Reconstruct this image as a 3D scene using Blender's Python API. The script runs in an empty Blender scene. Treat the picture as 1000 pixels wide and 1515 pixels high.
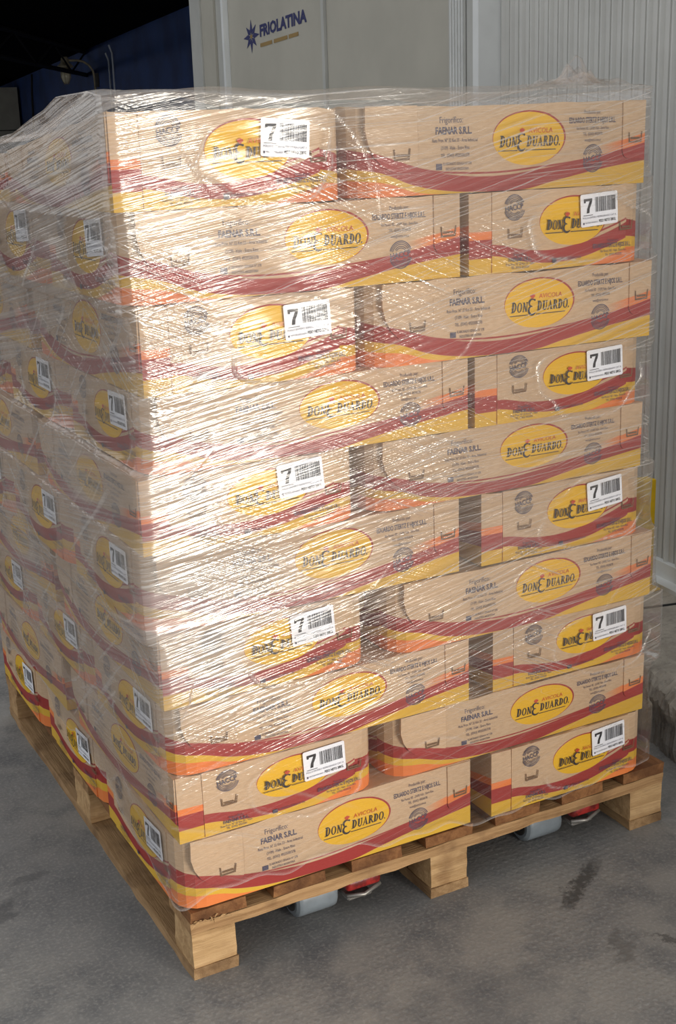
import bpy, bmesh, math, random
import numpy as np
from mathutils import Matrix, Vector

random.seed(7)
rng = np.random.default_rng(11)
scene = bpy.context.scene
C = scene.collection
PI = math.pi

# ------------------------------------------------------------------ camera, sky, lights, exposure
CAM = np.array([-0.6105, -1.7346, 1.3270])
YAW, PITCH, ROLL, FPX = 0.48145, -0.28312, -0.03304, 1897.9
fw = Vector((math.sin(YAW)*math.cos(PITCH), math.cos(YAW)*math.cos(PITCH), math.sin(PITCH)))
rt = fw.cross(Vector((0, 0, 1))).normalized()
up = rt.cross(fw)
r2 = math.cos(ROLL)*rt + math.sin(ROLL)*up
u2 = -math.sin(ROLL)*rt + math.cos(ROLL)*up
cam_data = bpy.data.cameras.new('camera')
cam_data.sensor_fit = 'HORIZONTAL'
cam_data.sensor_width = 36.0
cam_data.lens = 36.0*FPX/1000.0
cam_data.clip_end = 300
cam = bpy.data.objects.new('camera', cam_data)
M = Matrix((r2, u2, -fw)).transposed().to_4x4()
M.translation = Vector(CAM)
cam.matrix_world = M
C.objects.link(cam)
scene.camera = cam

world = bpy.data.worlds.new('world')
scene.world = world
world.use_nodes = True
wn = world.node_tree.nodes
wn['Background'].inputs['Color'].default_value = (0.94, 0.965, 1.0, 1)
wn['Background'].inputs['Strength'].default_value = 0.77


def area_light(name, loc, target, sx, sy, power, color):
    d = bpy.data.lights.new(name, 'AREA')
    d.shape = 'RECTANGLE'; d.size = sx; d.size_y = sy
    d.energy = power; d.color = color
    o = bpy.data.objects.new(name, d)
    o.location = loc
    o.rotation_euler = (Vector(target) - Vector(loc)).to_track_quat('-Z', 'Y').to_euler()
    C.objects.link(o)
    return o


# area light added behind the camera in place of sunlit surroundings, for film glare
area_light('added_glare_light', (1.95, -4.6, 0.75), (0.3, 0.0, 0.75), 1.6, 1.5, 255, (1.0, 0.945, 0.86))

scene.cycles.adaptive_threshold = 0.02
scene.cycles.max_bounces = 7
scene.cycles.diffuse_bounces = 3
scene.cycles.glossy_bounces = 3
scene.cycles.transmission_bounces = 3
scene.cycles.transparent_max_bounces = 8
vs = scene.view_settings
vs.view_transform = 'Standard'; vs.look = 'None'
vs.exposure = 0.1; vs.gamma = 1.0
vs.use_curve_mapping = False


# ------------------------------------------------------------------ helpers
def lin(r, g, b):
    f = lambda c: (c/255/12.92) if c/255 <= 0.04045 else ((c/255+0.055)/1.055)**2.4
    return (f(r), f(g), f(b), 1.0)


class NT:
    """small node-tree helper"""
    def __init__(self, name):
        self.m = bpy.data.materials.new(name)
        self.m.use_nodes = True
        self.t = self.m.node_tree
        self.t.nodes.clear()
        self.out = self.t.nodes.new('ShaderNodeOutputMaterial')

    def n(self, kind, **kw):
        nd = self.t.nodes.new(kind)
        for k, v in kw.items():
            setattr(nd, k, v)
        return nd

    def put(self, sock, v):
        if isinstance(v, bpy.types.NodeSocket):
            self.t.links.new(v, sock)
        elif v is not None:
            sock.default_value = v

    def math(self, op, a, b=None, c=None, clamp=False):
        nd = self.n('ShaderNodeMath', operation=op, use_clamp=clamp)
        self.put(nd.inputs[0], a)
        if b is not None: self.put(nd.inputs[1], b)
        if c is not None: self.put(nd.inputs[2], c)
        return nd.outputs[0]

    def mix(self, fac, a, b, blend='MIX'):
        nd = self.n('ShaderNodeMix', data_type='RGBA', blend_type=blend)
        self.put(nd.inputs[0], fac); self.put(nd.inputs[6], a); self.put(nd.inputs[7], b)
        return nd.outputs[2]

    def ramp(self, v, lo, hi, a=0.0, b=1.0, smooth=True):
        nd = self.n('ShaderNodeMapRange', interpolation_type='SMOOTHSTEP' if smooth else 'LINEAR')
        self.put(nd.inputs[0], v)
        for i, q in zip((1, 2, 3, 4), (lo, hi, a, b)):
            self.put(nd.inputs[i], q)
        return nd.outputs[0]

    def noise(self, vec, scale, detail=3.0, rough=0.55, dist=0.0):
        nd = self.n('ShaderNodeTexNoise')
        if vec is not None: self.put(nd.inputs['Vector'], vec)
        nd.inputs['Scale'].default_value = scale
        nd.inputs['Detail'].default_value = detail
        nd.inputs['Roughness'].default_value = rough
        nd.inputs['Distortion'].default_value = dist
        return nd.outputs['Fac']

    def mapping(self, vec, loc=(0, 0, 0), rot=(0, 0, 0), scale=(1, 1, 1)):
        nd = self.n('ShaderNodeMapping')
        self.put(nd.inputs[0], vec)
        nd.inputs[1].default_value = loc; nd.inputs[2].default_value = rot; nd.inputs[3].default_value = scale
        return nd.outputs[0]

    def coord(self, which='Object'):
        return self.n('ShaderNodeTexCoord').outputs[which]

    def bump(self, h, strength=0.3, dist=0.01, normal=None):
        nd = self.n('ShaderNodeBump')
        nd.inputs['Strength'].default_value = strength
        nd.inputs['Distance'].default_value = dist
        self.put(nd.inputs['Height'], h)
        if normal is not None: self.put(nd.inputs['Normal'], normal)
        return nd.outputs[0]

    def principled(self, color, rough=0.6, metallic=0.0, normal=None, spec=0.5):
        p = self.n('ShaderNodeBsdfPrincipled')
        self.put(p.inputs['Base Color'], color)
        self.put(p.inputs['Roughness'], rough)
        p.inputs['Metallic'].default_value = metallic
        p.inputs['Specular IOR Level'].default_value = spec
        if normal is not None: self.put(p.inputs['Normal'], normal)
        self.t.links.new(p.outputs[0], self.out.inputs[0])
        return p


def simple(name, rgb, rough=0.6, metallic=0.0, var=0.12, scale=14.0, bump=0.0, bscale=60.0, spec=0.5):
    nt = NT(name)
    co = nt.coord()
    f = nt.noise(co, scale, 4)
    c = lin(*rgb)
    dark = tuple(x*(1-var) for x in c[:3]) + (1,)
    lite = tuple(min(1, x*(1+var)) for x in c[:3]) + (1,)
    col = nt.mix(nt.ramp(f, 0.3, 0.7), dark, lite)
    nrm = nt.bump(nt.noise(co, bscale, 4), bump, 0.004) if bump else None
    nt.principled(col, rough, metallic, nrm, spec)
    return nt.m


def link(o, parent=None):
    C.objects.link(o)
    if parent is not None:
        o.parent = parent
    return o


def mesh_obj(name, verts, faces, mat=None, parent=None, uvs=None, fmat=None, mats=None, smooth=False):
    me = bpy.data.meshes.new(name)
    me.from_pydata([tuple(v) for v in verts], [], faces)
    for m in (mats or ([mat] if mat else [])):
        me.materials.append(m)
    if fmat is not None:
        me.polygons.foreach_set('material_index', np.array(fmat, dtype=np.int32))
    if uvs is not None:                       # one uv for each loop, in face order
        l = me.uv_layers.new(name='UVMap')
        l.data.foreach_set('uv', np.array(uvs, dtype=np.float32).ravel())
    if smooth:
        me.polygons.foreach_set('use_smooth', np.ones(len(me.polygons), dtype=bool))
    me.update()
    return link(bpy.data.objects.new(name, me), parent)


def bm_obj(name, bm, mat, parent=None, smooth=False, mats=None):
    me = bpy.data.meshes.new(name)
    bm.normal_update()
    bm.to_mesh(me); bm.free()
    for m in (mats or [mat]):
        me.materials.append(m)
    if smooth:
        me.polygons.foreach_set('use_smooth', np.ones(len(me.polygons), dtype=bool))
    return link(bpy.data.objects.new(name, me), parent)


def empty(name, loc=(0, 0, 0), rotz=0.0):
    o = bpy.data.objects.new(name, None)
    o.location = loc; o.rotation_euler = (0, 0, rotz)
    o.empty_display_size = 0.1
    return link(o)


def tag(o, label=None, cat=None, group=None, kind=None):
    if label: o['label'] = label
    if cat: o['category'] = cat
    if group: o['group'] = group
    if kind: o['kind'] = kind
    return o


def add_box(bm, x0, x1, y0, y1, z0, z1, bevel=0.0, jitter=0.0, seg=1):
    r = bmesh.ops.create_cube(bm, size=1.0)
    vs_ = r['verts']
    for v in vs_:
        v.co = Vector((x0 if v.co.x < 0 else x1, y0 if v.co.y < 0 else y1, z0 if v.co.z < 0 else z1))
        if jitter:
            v.co += Vector((random.uniform(-jitter, jitter), random.uniform(-jitter, jitter), random.uniform(-jitter, jitter)))
    if bevel:
        es = list({e for v in vs_ for e in v.link_edges})
        bmesh.ops.bevel(bm, geom=es, offset=bevel, segments=seg, affect='EDGES', profile=0.5)


def add_tube(bm, pts, rad, n=10, cap=True):
    pts = [Vector(p) for p in pts]
    rads = rad if isinstance(rad, (list, tuple)) else [rad]*len(pts)
    rings = []
    prev = None
    for i, p in enumerate(pts):
        d = (pts[min(i+1, len(pts)-1)] - pts[max(i-1, 0)]).normalized()
        a = prev if prev is not None else (Vector((0, 0, 1)) if abs(d.z) < 0.9 else Vector((1, 0, 0)))
        s = d.cross(a).normalized()
        t = s.cross(d).normalized()
        prev = t
        rings.append([bm.verts.new(p + rads[i]*(math.cos(2*PI*k/n)*s + math.sin(2*PI*k/n)*t)) for k in range(n)])
    for a, b in zip(rings, rings[1:]):
        for k in range(n):
            bm.faces.new((a[k], a[(k+1) % n], b[(k+1) % n], b[k]))
    if cap:
        bm.faces.new(rings[0]); bm.faces.new(list(reversed(rings[-1])))
    bmesh.ops.recalc_face_normals(bm, faces=bm.faces[:])


def add_lathe(bm, prof, axis_o, axis_d, n=20):
    """prof: (radius, height) along axis_d from axis_o"""
    o = Vector(axis_o); d = Vector(axis_d).normalized()
    s = d.cross(Vector((0, 0, 1)) if abs(d.z) < 0.9 else Vector((1, 0, 0))).normalized(); t = d.cross(s)
    rings = []
    for r, h in prof:
        rings.append([bm.verts.new(o + d*h + max(r, 1e-5)*(math.cos(2*PI*k/n)*s + math.sin(2*PI*k/n)*t)) for k in range(n)])
    for a, b in zip(rings, rings[1:]):
        for k in range(n):
            bm.faces.new((a[k], a[(k+1) % n], b[(k+1) % n], b[k]))
    bm.faces.new(rings[0]); bm.faces.new(list(reversed(rings[-1])))
    bmesh.ops.recalc_face_normals(bm, faces=bm.faces[:])


# ------------------------------------------------------------------ materials of the setting
def concrete_floor():
    nt = NT('floor_concrete')
    co = nt.coord()
    big = nt.noise(co, 1.3, 5, 0.6)
    mid = nt.noise(co, 7.0, 5, 0.65)
    fine = nt.noise(co, 160.0, 3, 0.6)
    col = nt.mix(nt.ramp(big, 0.32, 0.68), lin(108, 108, 108), lin(140, 136, 129))
    col = nt.mix(nt.ramp(mid, 0.4, 0.75), col, lin(92, 92, 93))
    col = nt.mix(nt.math('MULTIPLY', nt.ramp(fine, 0.45, 0.75), 0.5), col, lin(158, 155, 149))
    # oil stains and cracks, each with its own shape
    xyz = nt.n('ShaderNodeSeparateXYZ'); nt.put(xyz.inputs[0], co)
    wob = nt.noise(co, 22.0, 5, 0.7)
    wob2 = nt.noise(nt.mapping(co, (3, 7, 0)), 20.0, 5, 0.7)

    def stain(cx, cy, rx, ry, ang, strength, c):
        nonlocal col
        dx = nt.math('SUBTRACT', nt.math('ADD', xyz.outputs[0], nt.math('MULTIPLY', wob, 0.11)), cx + 0.055)
        dy = nt.math('SUBTRACT', nt.math('ADD', xyz.outputs[1], nt.math('MULTIPLY', wob2, 0.11)), cy + 0.055)
        ca, sa = math.cos(ang), math.sin(ang)
        a = nt.math('DIVIDE', nt.math('ADD', nt.math('MULTIPLY', dx, ca), nt.math('MULTIPLY', dy, sa)), rx)
        b = nt.math('DIVIDE', nt.math('SUBTRACT', nt.math('MULTIPLY', dy, ca), nt.math('MULTIPLY', dx, sa)), ry)
        d = nt.math('SQRT', nt.math('ADD', nt.math('MULTIPLY', a, a), nt.math('MULTIPLY', b, b)))
        k = nt.math('MULTIPLY', nt.ramp(d, 0.5, 1.15, 1.0, 0.0), strength)
        col = nt.mix(k, col, c)
    for s in STAINS:
        stain(*s)
    # rolled dimples, worn away in places
    vo = nt.n('ShaderNodeTexVoronoi'); nt.put(vo.inputs['Vector'], co); vo.inputs['Scale'].default_value = 62.0
    vo.inputs['Randomness'].default_value = 0.25
    patch = nt.ramp(nt.noise(co, 2.1, 3), 0.47, 0.62)
    dim = nt.math('MULTIPLY', nt.ramp(vo.outputs['Distance'], 0.15, 0.4, 1.0, 0.0), patch)
    col = nt.mix(nt.math('MULTIPLY', dim, 0.10), col, lin(150, 150, 148))
    h = nt.math('ADD', nt.math('ADD', nt.math('MULTIPLY', fine, 0.5), nt.math('MULTIPLY', mid, 0.7)), nt.math('MULTIPLY', dim, 0.35))
    nt.principled(col, nt.ramp(mid, 0.3, 0.7, 0.55, 0.8), 0.0, nt.bump(h, 0.35, 0.004))
    return nt.m


STAINS = [
    # cx, cy, rx, ry, angle, strength, colour
    (0.72, -0.10, 0.10, 0.018, 0.55, 0.75, lin(48, 46, 44)),
    (0.66, -0.28, 0.05, 0.02, 1.0, 0.45, lin(60, 58, 56)),
    (0.80, -0.36, 0.13, 0.010, -0.75, 0.7, lin(50, 48, 46)),
    (0.98, -0.30, 0.16, 0.006, -0.30, 0.6, lin(55, 52, 49)),
    (-0.23, 0.36, 0.07, 0.03, 0.8, 0.5, lin(58, 58, 60)),
    (-0.16, 0.45, 0.05, 0.02, 0.2, 0.4, lin(56, 56, 58)),
    (0.30, -0.30, 0.25, 0.10, 0.2, 0.22, lin(70, 70, 72)),
    (-0.02, -0.25, 0.12, 0.07, 0.4, 0.25, lin(66, 66, 68)),
]

mat_floor = concrete_floor()
mat_panel = simple('white_sheet_metal', (206, 206, 201), 0.42, 0.0, 0.05, 5.0, 0.05, 30)
mat_door = simple('coated_door_panel', (178, 174, 161), 0.5, 0.0, 0.06, 3.0)
mat_frame = simple('aluminium_profile', (186, 186, 180), 0.4, 0.1, 0.05, 8.0)
mat_white = simple('white_profile', (226, 228, 226), 0.4, 0.0, 0.04, 8.0)
mat_gap = simple('black_rubber_gasket', (22, 22, 22), 0.7, 0.0, 0.1)
mat_seam = simple('sealant_brown', (112, 100, 84), 0.7, 0.0, 0.25, 20)
mat_blue = simple('blue_painted_wall', (44, 76, 140), 0.6, 0.0, 0.25, 2.0, 0.2, 12)
mat_roof = simple('unlit_roof_black', (9, 8, 8), 0.9, 0.0, 0.3, 4.0, spec=0.05)  # near-black colour stands in for the lack of light under the roof
mat_truss = simple('dark_truss_steel', (30, 31, 33), 0.7, 0.0, 0.2, spec=0.2)
mat_yellow = simple('yellow_paint', (236, 190, 10), 0.45, 0.0, 0.08, 20)
mat_grey_box = simple('pale_insulated_panel', (150, 148, 138), 0.6, 0.0, 0.08, 4)
mat_darkpaint = simple('dark_cast_metal', (40, 38, 36), 0.55, 0.3, 0.2)


def rough_concrete():
    nt = NT('worn_step_concrete')
    co = nt.coord()
    a = nt.noise(co, 9.0, 6, 0.7)
    b = nt.noise(co, 60.0, 5, 0.7)
    col = nt.mix(nt.ramp(a, 0.35, 0.65), lin(158, 150, 138), lin(186, 178, 165))
    col = nt.mix(nt.math('MULTIPLY', nt.ramp(b, 0.5, 0.72), 0.6), col, lin(118, 114, 108))
    # a darker band low on the worn front of the step
    xyz = nt.n('ShaderNodeSeparateXYZ'); nt.put(xyz.inputs[0], co)
    zz = nt.math('ADD', xyz.outputs[2], nt.math('MULTIPLY', a, 0.05))
    low_band = nt.math('MULTIPLY', nt.ramp(zz, 0.095, 0.115, 1.0, 0.0), nt.ramp(xyz.outputs[0], 0.05, 0.06, 1.0, 0.0))
    col = nt.mix(nt.math('MULTIPLY', low_band, 0.45), col, lin(84, 85, 88))
    nt.principled(col, 0.85, 0.0, nt.bump(nt.math('ADD', a, b), 0.6, 0.008))
    return nt.m


# ------------------------------------------------------------------ the setting
bm = bmesh.new()
add_box(bm, -30, 40, -30, 60, -0.2, 0.0)
floor = bm_obj('floor', bm, mat_floor)
tag(floor, 'grey stained concrete yard floor under the pallet', 'floor', kind='structure')

# cold-room wall: runs along direction TH, s measured from WO
TH = math.radians(84.0)
WD = Vector((math.cos(TH), math.sin(TH), 0)); WN = Vector((-math.sin(TH), math.cos(TH), 0))
WO = Vector((1.69, 0.76, 0.0))
BASE = 0.15


def wpt(s, z, out=0.0):
    p = WO + WD*s + WN*out
    return Vector((p.x, p.y, z))


def wall_box(bm, s0, s1, z0, z1, o0, o1):
    vs_ = [bm.verts.new(wpt(s, z, o)) for s in (s0, s1) for z in (z0, z1) for o in (o0, o1)]
    for f in ((0, 1, 3, 2), (4, 6, 7, 5), (0, 4, 5, 1), (2, 3, 7, 6), (0, 2, 6, 4), (1, 5, 7, 3)):
        bm.faces.new([vs_[i] for i in f])
    bmesh.ops.recalc_face_normals(bm, faces=bm.faces[:])


WTOP = 3.0
bm = bmesh.new()
wall_box(bm, -3.2, 4.13, BASE, WTOP, -0.12, -0.055)
wall_right = bm_obj('wall_right', bm, mat_panel)
tag(wall_right, 'ribbed light grey cold room wall behind the pallet', 'wall', kind='structure')


def ribbed_panel(s0, s1, pitch=0.0522):
    """one sandwich panel: flat sheet with narrow raised ribs and grooves"""
    prof = []
    s = s1
    o = 0.0
    n = max(1, round((s1-s0)/pitch))
    p = (s1-s0)/n
    for k in range(n):
        a = s1 - k*p
        prof += [(a, 0.0), (a-0.004, 0.011), (a-0.008, 0.011), (a-0.012, 0.0), (a-p*0.60, 0.0), (a-p*0.60-0.0015, -0.006), (a-p*0.60-0.0055, -0.006), (a-p*0.60-0.007, 0.0)]
    prof += [(s0, 0.0)]
    verts, faces = [], []
    for s_, o_ in prof:
        verts.append(wpt(s_, BASE+0.055, o_)); verts.append(wpt(s_, WTOP, o_))
    b0 = len(verts)
    for s_, o_ in prof:
        verts.append(wpt(s_, BASE+0.055, -0.05)); verts.append(wpt(s_, WTOP, -0.05))
    m = len(prof)
    for i in range(m-1):
        faces.append((2*i, 2*i+1, 2*i+3, 2*i+2))
        faces.append((b0+2*i, b0+2*i+2, b0+2*i+3, b0+2*i+1))
        faces.append((2*i, 2*i+2, b0+2*i+2, b0+2*i))
        faces.append((2*i+1, b0+2*i+1, b0+2*i+3, 2*i+3))
    e = 2*(m-1)
    faces.append((0, b0, b0+1, 1)); faces.append((e, e+1, b0+e+1, b0+e))
    return mesh_obj('panel', verts, faces, mat_panel, wall_right)


edges = [0.795, -0.205, -1.205, -2.205, -3.2]
for a, b in zip(edges, edges[1:]):
    ribbed_panel(b+0.004, a-0.002)
bm = bmesh.new()
wall_box(bm, 0.792, 0.803, BASE+0.05, WTOP, -0.05, 0.003)
bm_obj('joint_strip', bm, mat_seam, wall_right)
# short ribbed return left of the joint
ribbed_panel(0.803, 0.912)
bm = bmesh.new()
wall_box(bm, -3.2, 0.912, BASE, BASE+0.012, -0.05, 0.055)
wall_box(bm, -3.2, 0.912, BASE+0.012, BASE+0.055, -0.05, 0.018)
trim = bm_obj('trim_1', bm, mat_white)
tag(trim, 'white metal base profile under the ribbed wall', 'trim', kind='structure')

door = empty('door_1', wpt(2.3, BASE))
tag(door, 'light grey cold room double door with company logo', 'door', kind='structure')
door.location = (0, 0, 0)


def door_part(name, s0, s1, o0, o1, mat, z0=BASE, z1=WTOP):
    bm = bmesh.new()
    wall_box(bm, s0, s1, z0, z1, o0, o1)
    return bm_obj(name, bm, mat, door)


door_part('jamb', 0.954, 0.99, -0.05, 0.075, mat_frame)
door_part('jamb_cover', 0.914, 0.950, -0.05, 0.085, mat_white)
door_part('jamb_side', 0.990, 1.036, -0.05, 0.060, mat_frame)
door_part('gasket', 1.036, 1.072, -0.05, 0.0, mat_gap)
pst = door_part('post', 1.074, 1.190, -0.05, 0.045, mat_frame)
for k in range(5):
    door_part('post_rib', 1.086+0.02*k, 1.092+0.02*k, 0.044, 0.050, mat_white)
door_part('leaf', 1.205, 2.300, -0.05, 0.020, mat_door)
door_part('meeting_strip', 2.303, 2.332, -0.05, 0.032, mat_frame)
leaf2 = door_part('leaf', 2.335, 3.575, -0.05, 0.020, mat_door)
door_part('frame_lip', 3.578, 3.61, -0.05, 0.045, mat_white)
door_part('frame_profile', 3.612, 3.74, -0.05, 0.030, mat_frame)
door_part('frame_profile', 3.742, 3.95, -0.05, 0.042, mat_door)
door_part('frame_profile', 3.952, 4.13, -0.05, 0.050, mat_frame)
bm = bmesh.new()
wall_box(bm, 1.19, 1.205, BASE, WTOP, -0.05, 0.004)
bm_obj('gasket', bm, mat_gap, door)

# raised concrete step along the wall, with a broken front edge
ny = 900
SL0, SL1 = -2.6, 4.2
verts, faces = [], []
KO = Vector((1.205, 0.26, 0))       # a point on the foot of the step
prof = [(0.0, -0.03), (0.0, 0.03), (0.004, 0.07), (0.002, 0.100), (0.010, 0.122), (0.026, 0.138), (0.06, 0.148), (0.16, 0.150), (0.30, 0.150), (0.62, 0.150)]
for j in range(ny):
    s = SL0 + (SL1-SL0)*j/(ny-1)
    w1 = 0.010*math.sin(9*s+1) + 0.008*math.sin(23*s) + 0.002*math.sin(57*s+2) + 0.002*rng.normal()
    for i, (o, z) in enumerate(prof):
        k = 1.0 if 1 <= i <= 5 else 0.3 if i == 6 else 0.0
        oo = o + k*(w1 + 0.002*math.sin(31*s+i*1.7) + 0.002*rng.normal())
        zz = z + ((0.002*math.sin(40*s+i*2.1) + 0.0025*rng.normal()) if 2 <= i <= 5 else 0.0)
        p = KO + WD*s - WN*oo
        verts.append((p.x - KO.x, p.y - KO.y, zz))
m = len(prof)
for j in range(ny-1):
    for i in range(m-1):
        a = j*m+i
        faces.append((a, a+1, a+m+1, a+m))
step = mesh_obj('concrete_step', verts, faces, rough_concrete())
step.location = (KO.x, KO.y, 0)
tag(step, 'raised worn concrete step with broken edge along the cold room', 'step', kind='structure')
for sj in (0.42, 0.86, 1.5, -0.3):
    bm = bmesh.new()
    a = KO + WD*sj - WN*0.07; b = KO + WD*(sj-0.06) - WN*0.56
    add_tube(bm, [(a.x-KO.x, a.y-KO.y, 0.149), (b.x-KO.x, b.y-KO.y, 0.149)], 0.005, 6)
    bm_obj('joint', bm, mat_gap, step)

# blue wall of the shed and its dark roof
BA = Vector((4.55, 10.64, 0)); BD = Vector((0.132572, 0.991173, 0)); BN = Vector((-0.991173, 0.132572, 0))
ROOF = 2.66


def bpt(s, z, out=0.0):
    p = BA + BD*s + BN*out
    return Vector((p.x, p.y, z))


def blue_box(bm, s0, s1, z0, z1, o0, o1):
    vs_ = [bm.verts.new(bpt(s, z, o)) for s in (s0, s1) for z in (z0, z1) for o in (o0, o1)]
    for f in ((0, 1, 3, 2), (4, 6, 7, 5), (0, 4, 5, 1), (2, 3, 7, 6), (0, 2, 6, 4), (1, 5, 7, 3)):
        bm.faces.new([vs_[i] for i in f])
    bmesh.ops.recalc_face_normals(bm, faces=bm.faces[:])


bm = bmesh.new()
blue_box(bm, -4.5, 34, 0, ROOF, -0.15, 0)
wall_back = bm_obj('wall_back', bm, mat_blue)
tag(wall_back, 'dark blue shed wall behind the cold room', 'wall', kind='structure')
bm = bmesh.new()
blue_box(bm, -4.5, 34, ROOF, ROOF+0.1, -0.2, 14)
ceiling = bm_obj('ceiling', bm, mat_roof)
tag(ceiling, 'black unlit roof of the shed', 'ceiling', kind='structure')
bm = bmesh.new()
blue_box(bm, 33, 33.2, 0, ROOF, 0, 14)
wall_far = bm_obj('wall_far', bm, mat_blue)
tag(wall_far, 'far end wall deep inside the dark shed', 'wall', kind='structure')

t = empty('roof_truss', bpt(6.5, ROOF))
t.location = (0, 0, 0)
tag(t, 'dark steel lattice truss under the unlit shed roof', 'truss')
A_ = bpt(6.6, ROOF-0.34); B_ = Vector((2.0, 11.2, ROOF-0.34)); B_ = A_ + (B_-A_)*2.2
bm = bmesh.new(); add_tube(bm, [A_, B_], 0.03, 8); bm_obj('bottom_chord', bm, mat_truss, t)
up_ = Vector((0, 0, 0.31))
bm = bmesh.new(); add_tube(bm, [A_+up_, B_+up_], 0.03, 8); bm_obj('top_chord', bm, mat_truss, t)
NW = 16
for k in range(NW):
    a = A_ + (B_-A_)*(k/NW); b = A_ + (B_-A_)*((k+1)/NW)
    bm = bmesh.new()
    add_tube(bm, [a, b+up_] if k % 2 else [a+up_, b], 0.014, 6)
    bm_obj('web_bar', bm, mat_truss, t)

# wall lamp in the dark corner
lamp = empty('wall_lamp', (0, 0, 0))
tag(lamp, 'grey bulkhead jar lamp on a curved bracket on the blue wall', 'lamp')
mat_lampglass = simple('dusty_lamp_glass', (190, 184, 160), 0.25, 0.0, 0.15, 9)
mat_lampmetal = simple('weathered_lamp_metal', (140, 132, 112), 0.5, 0.2, 0.2)
ls = 5.75
arm = [bpt(ls, 2.02, 0.05), bpt(ls, 2.25, 0.05)] + [bpt(ls, 2.25+0.22*math.sin(q), 0.05+0.22*(1-math.cos(q))) for q in (0.4, 0.8, 1.2, PI/2)] + [bpt(ls, 2.47, 0.36), bpt(ls, 2.48, 0.43)]
bm = bmesh.new(); add_tube(bm, arm, 0.016, 10); bm_obj('arm', bm, mat_lampmetal, lamp, True)
bm = bmesh.new(); blue_box(bm, ls-0.06, ls+0.06, 2.12, 2.30, 0.0, 0.05); bm_obj('mount_plate', bm, mat_darkpaint, lamp)
lp = bpt(ls, 2.5, 0.44)
bm = bmesh.new(); add_lathe(bm, [(0.035, 0.02), (0.05, 0.0), (0.06, -0.06), (0.10, -0.09), (0.115, -0.12), (0.07, -0.125), (0.065, -0.16)], lp, (0, 0, 1)); bm_obj('housing', bm, mat_lampmetal, lamp, True)
bm = bmesh.new(); add_lathe(bm, [(0.062, -0.16), (0.064, -0.24), (0.05, -0.30), (0.02, -0.33), (0.0, -0.335)], lp, (0, 0, 1)); bm_obj('glass_jar', bm, mat_lampglass, lamp, True)
bm = bmesh.new()
for k in range(6):
    a = 2*PI*k/6
    add_tube(bm, [lp+Vector((0.07*math.cos(a), 0.07*math.sin(a), z)) for z in (-0.15, -0.25)] + [lp+Vector((0.03*math.cos(a), 0.03*math.sin(a), -0.34))], 0.004, 5)
bm_obj('wire_guard', bm, mat_lampmetal, lamp)

mat_conduit = simple('galvanised_conduit', (150, 158, 170), 0.5, 0.3, 0.1)
for s_, z1_, lab in ((4.52, 2.58, 'thin grey conduit on the blue wall nearest the cold room'), (4.78, 2.5, 'thin grey conduit on the blue wall nearest the lamp')):
    bm = bmesh.new(); add_tube(bm, [bpt(s_, 0.0, 0.025), bpt(s_, z1_-0.1, 0.025), bpt(s_, z1_, 0.06)], 0.013, 8)
    tag(bm_obj('conduit', bm, mat_conduit), lab, 'pipe', 'conduits on the blue wall')
bm = bmesh.new(); add_tube(bm, [bpt(12.6, 0, 0.03), bpt(12.5, 1.6, 0.03), bpt(12.2, 2.3, 0.04), bpt(12.0, 2.62, 0.04)], 0.02, 8)
tag(bm_obj('cable', bm, mat_gap), 'black cable hanging down the blue wall by the pale panel box', 'cable')

box_t = empty('insulated_box', (0, 0, 0))
tag(box_t, 'pale insulated panel box at the far left of the shed', 'cabinet')
bm = bmesh.new(); blue_box(bm, 14.2, 17.5, 0.0, 1.68, 0.05, 3.0); bm_obj('lower_panel', bm, mat_grey_box, box_t)
bm = bmesh.new(); blue_box(bm, 14.2, 17.5, 1.70, 2.50, 0.05, 3.0); bm_obj('upper_panel', bm, mat_grey_box, box_t)
bm = bmesh.new(); blue_box(bm, 14.22, 17.48, 1.68, 1.70, 0.08, 2.97); bm_obj('joint', bm, mat_gap, box_t)

# yellow guard post on the step
bp = empty('guard_post', (1.590, 0.745, BASE))
tag(bp, 'short yellow guard post on the step by the ribbed wall', 'bollard')
bm = bmesh.new(); add_box(bm, -0.020, 0.020, -0.020, 0.020, 0.004, 0.305, 0.005, 0, 2); bm_obj('post', bm, mat_yellow, bp)
bm = bmesh.new(); add_box(bm, -0.035, 0.035, -0.035, 0.035, 0.0, 0.006, 0.002); bm_obj('base_plate', bm, mat_yellow, bp)


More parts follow.
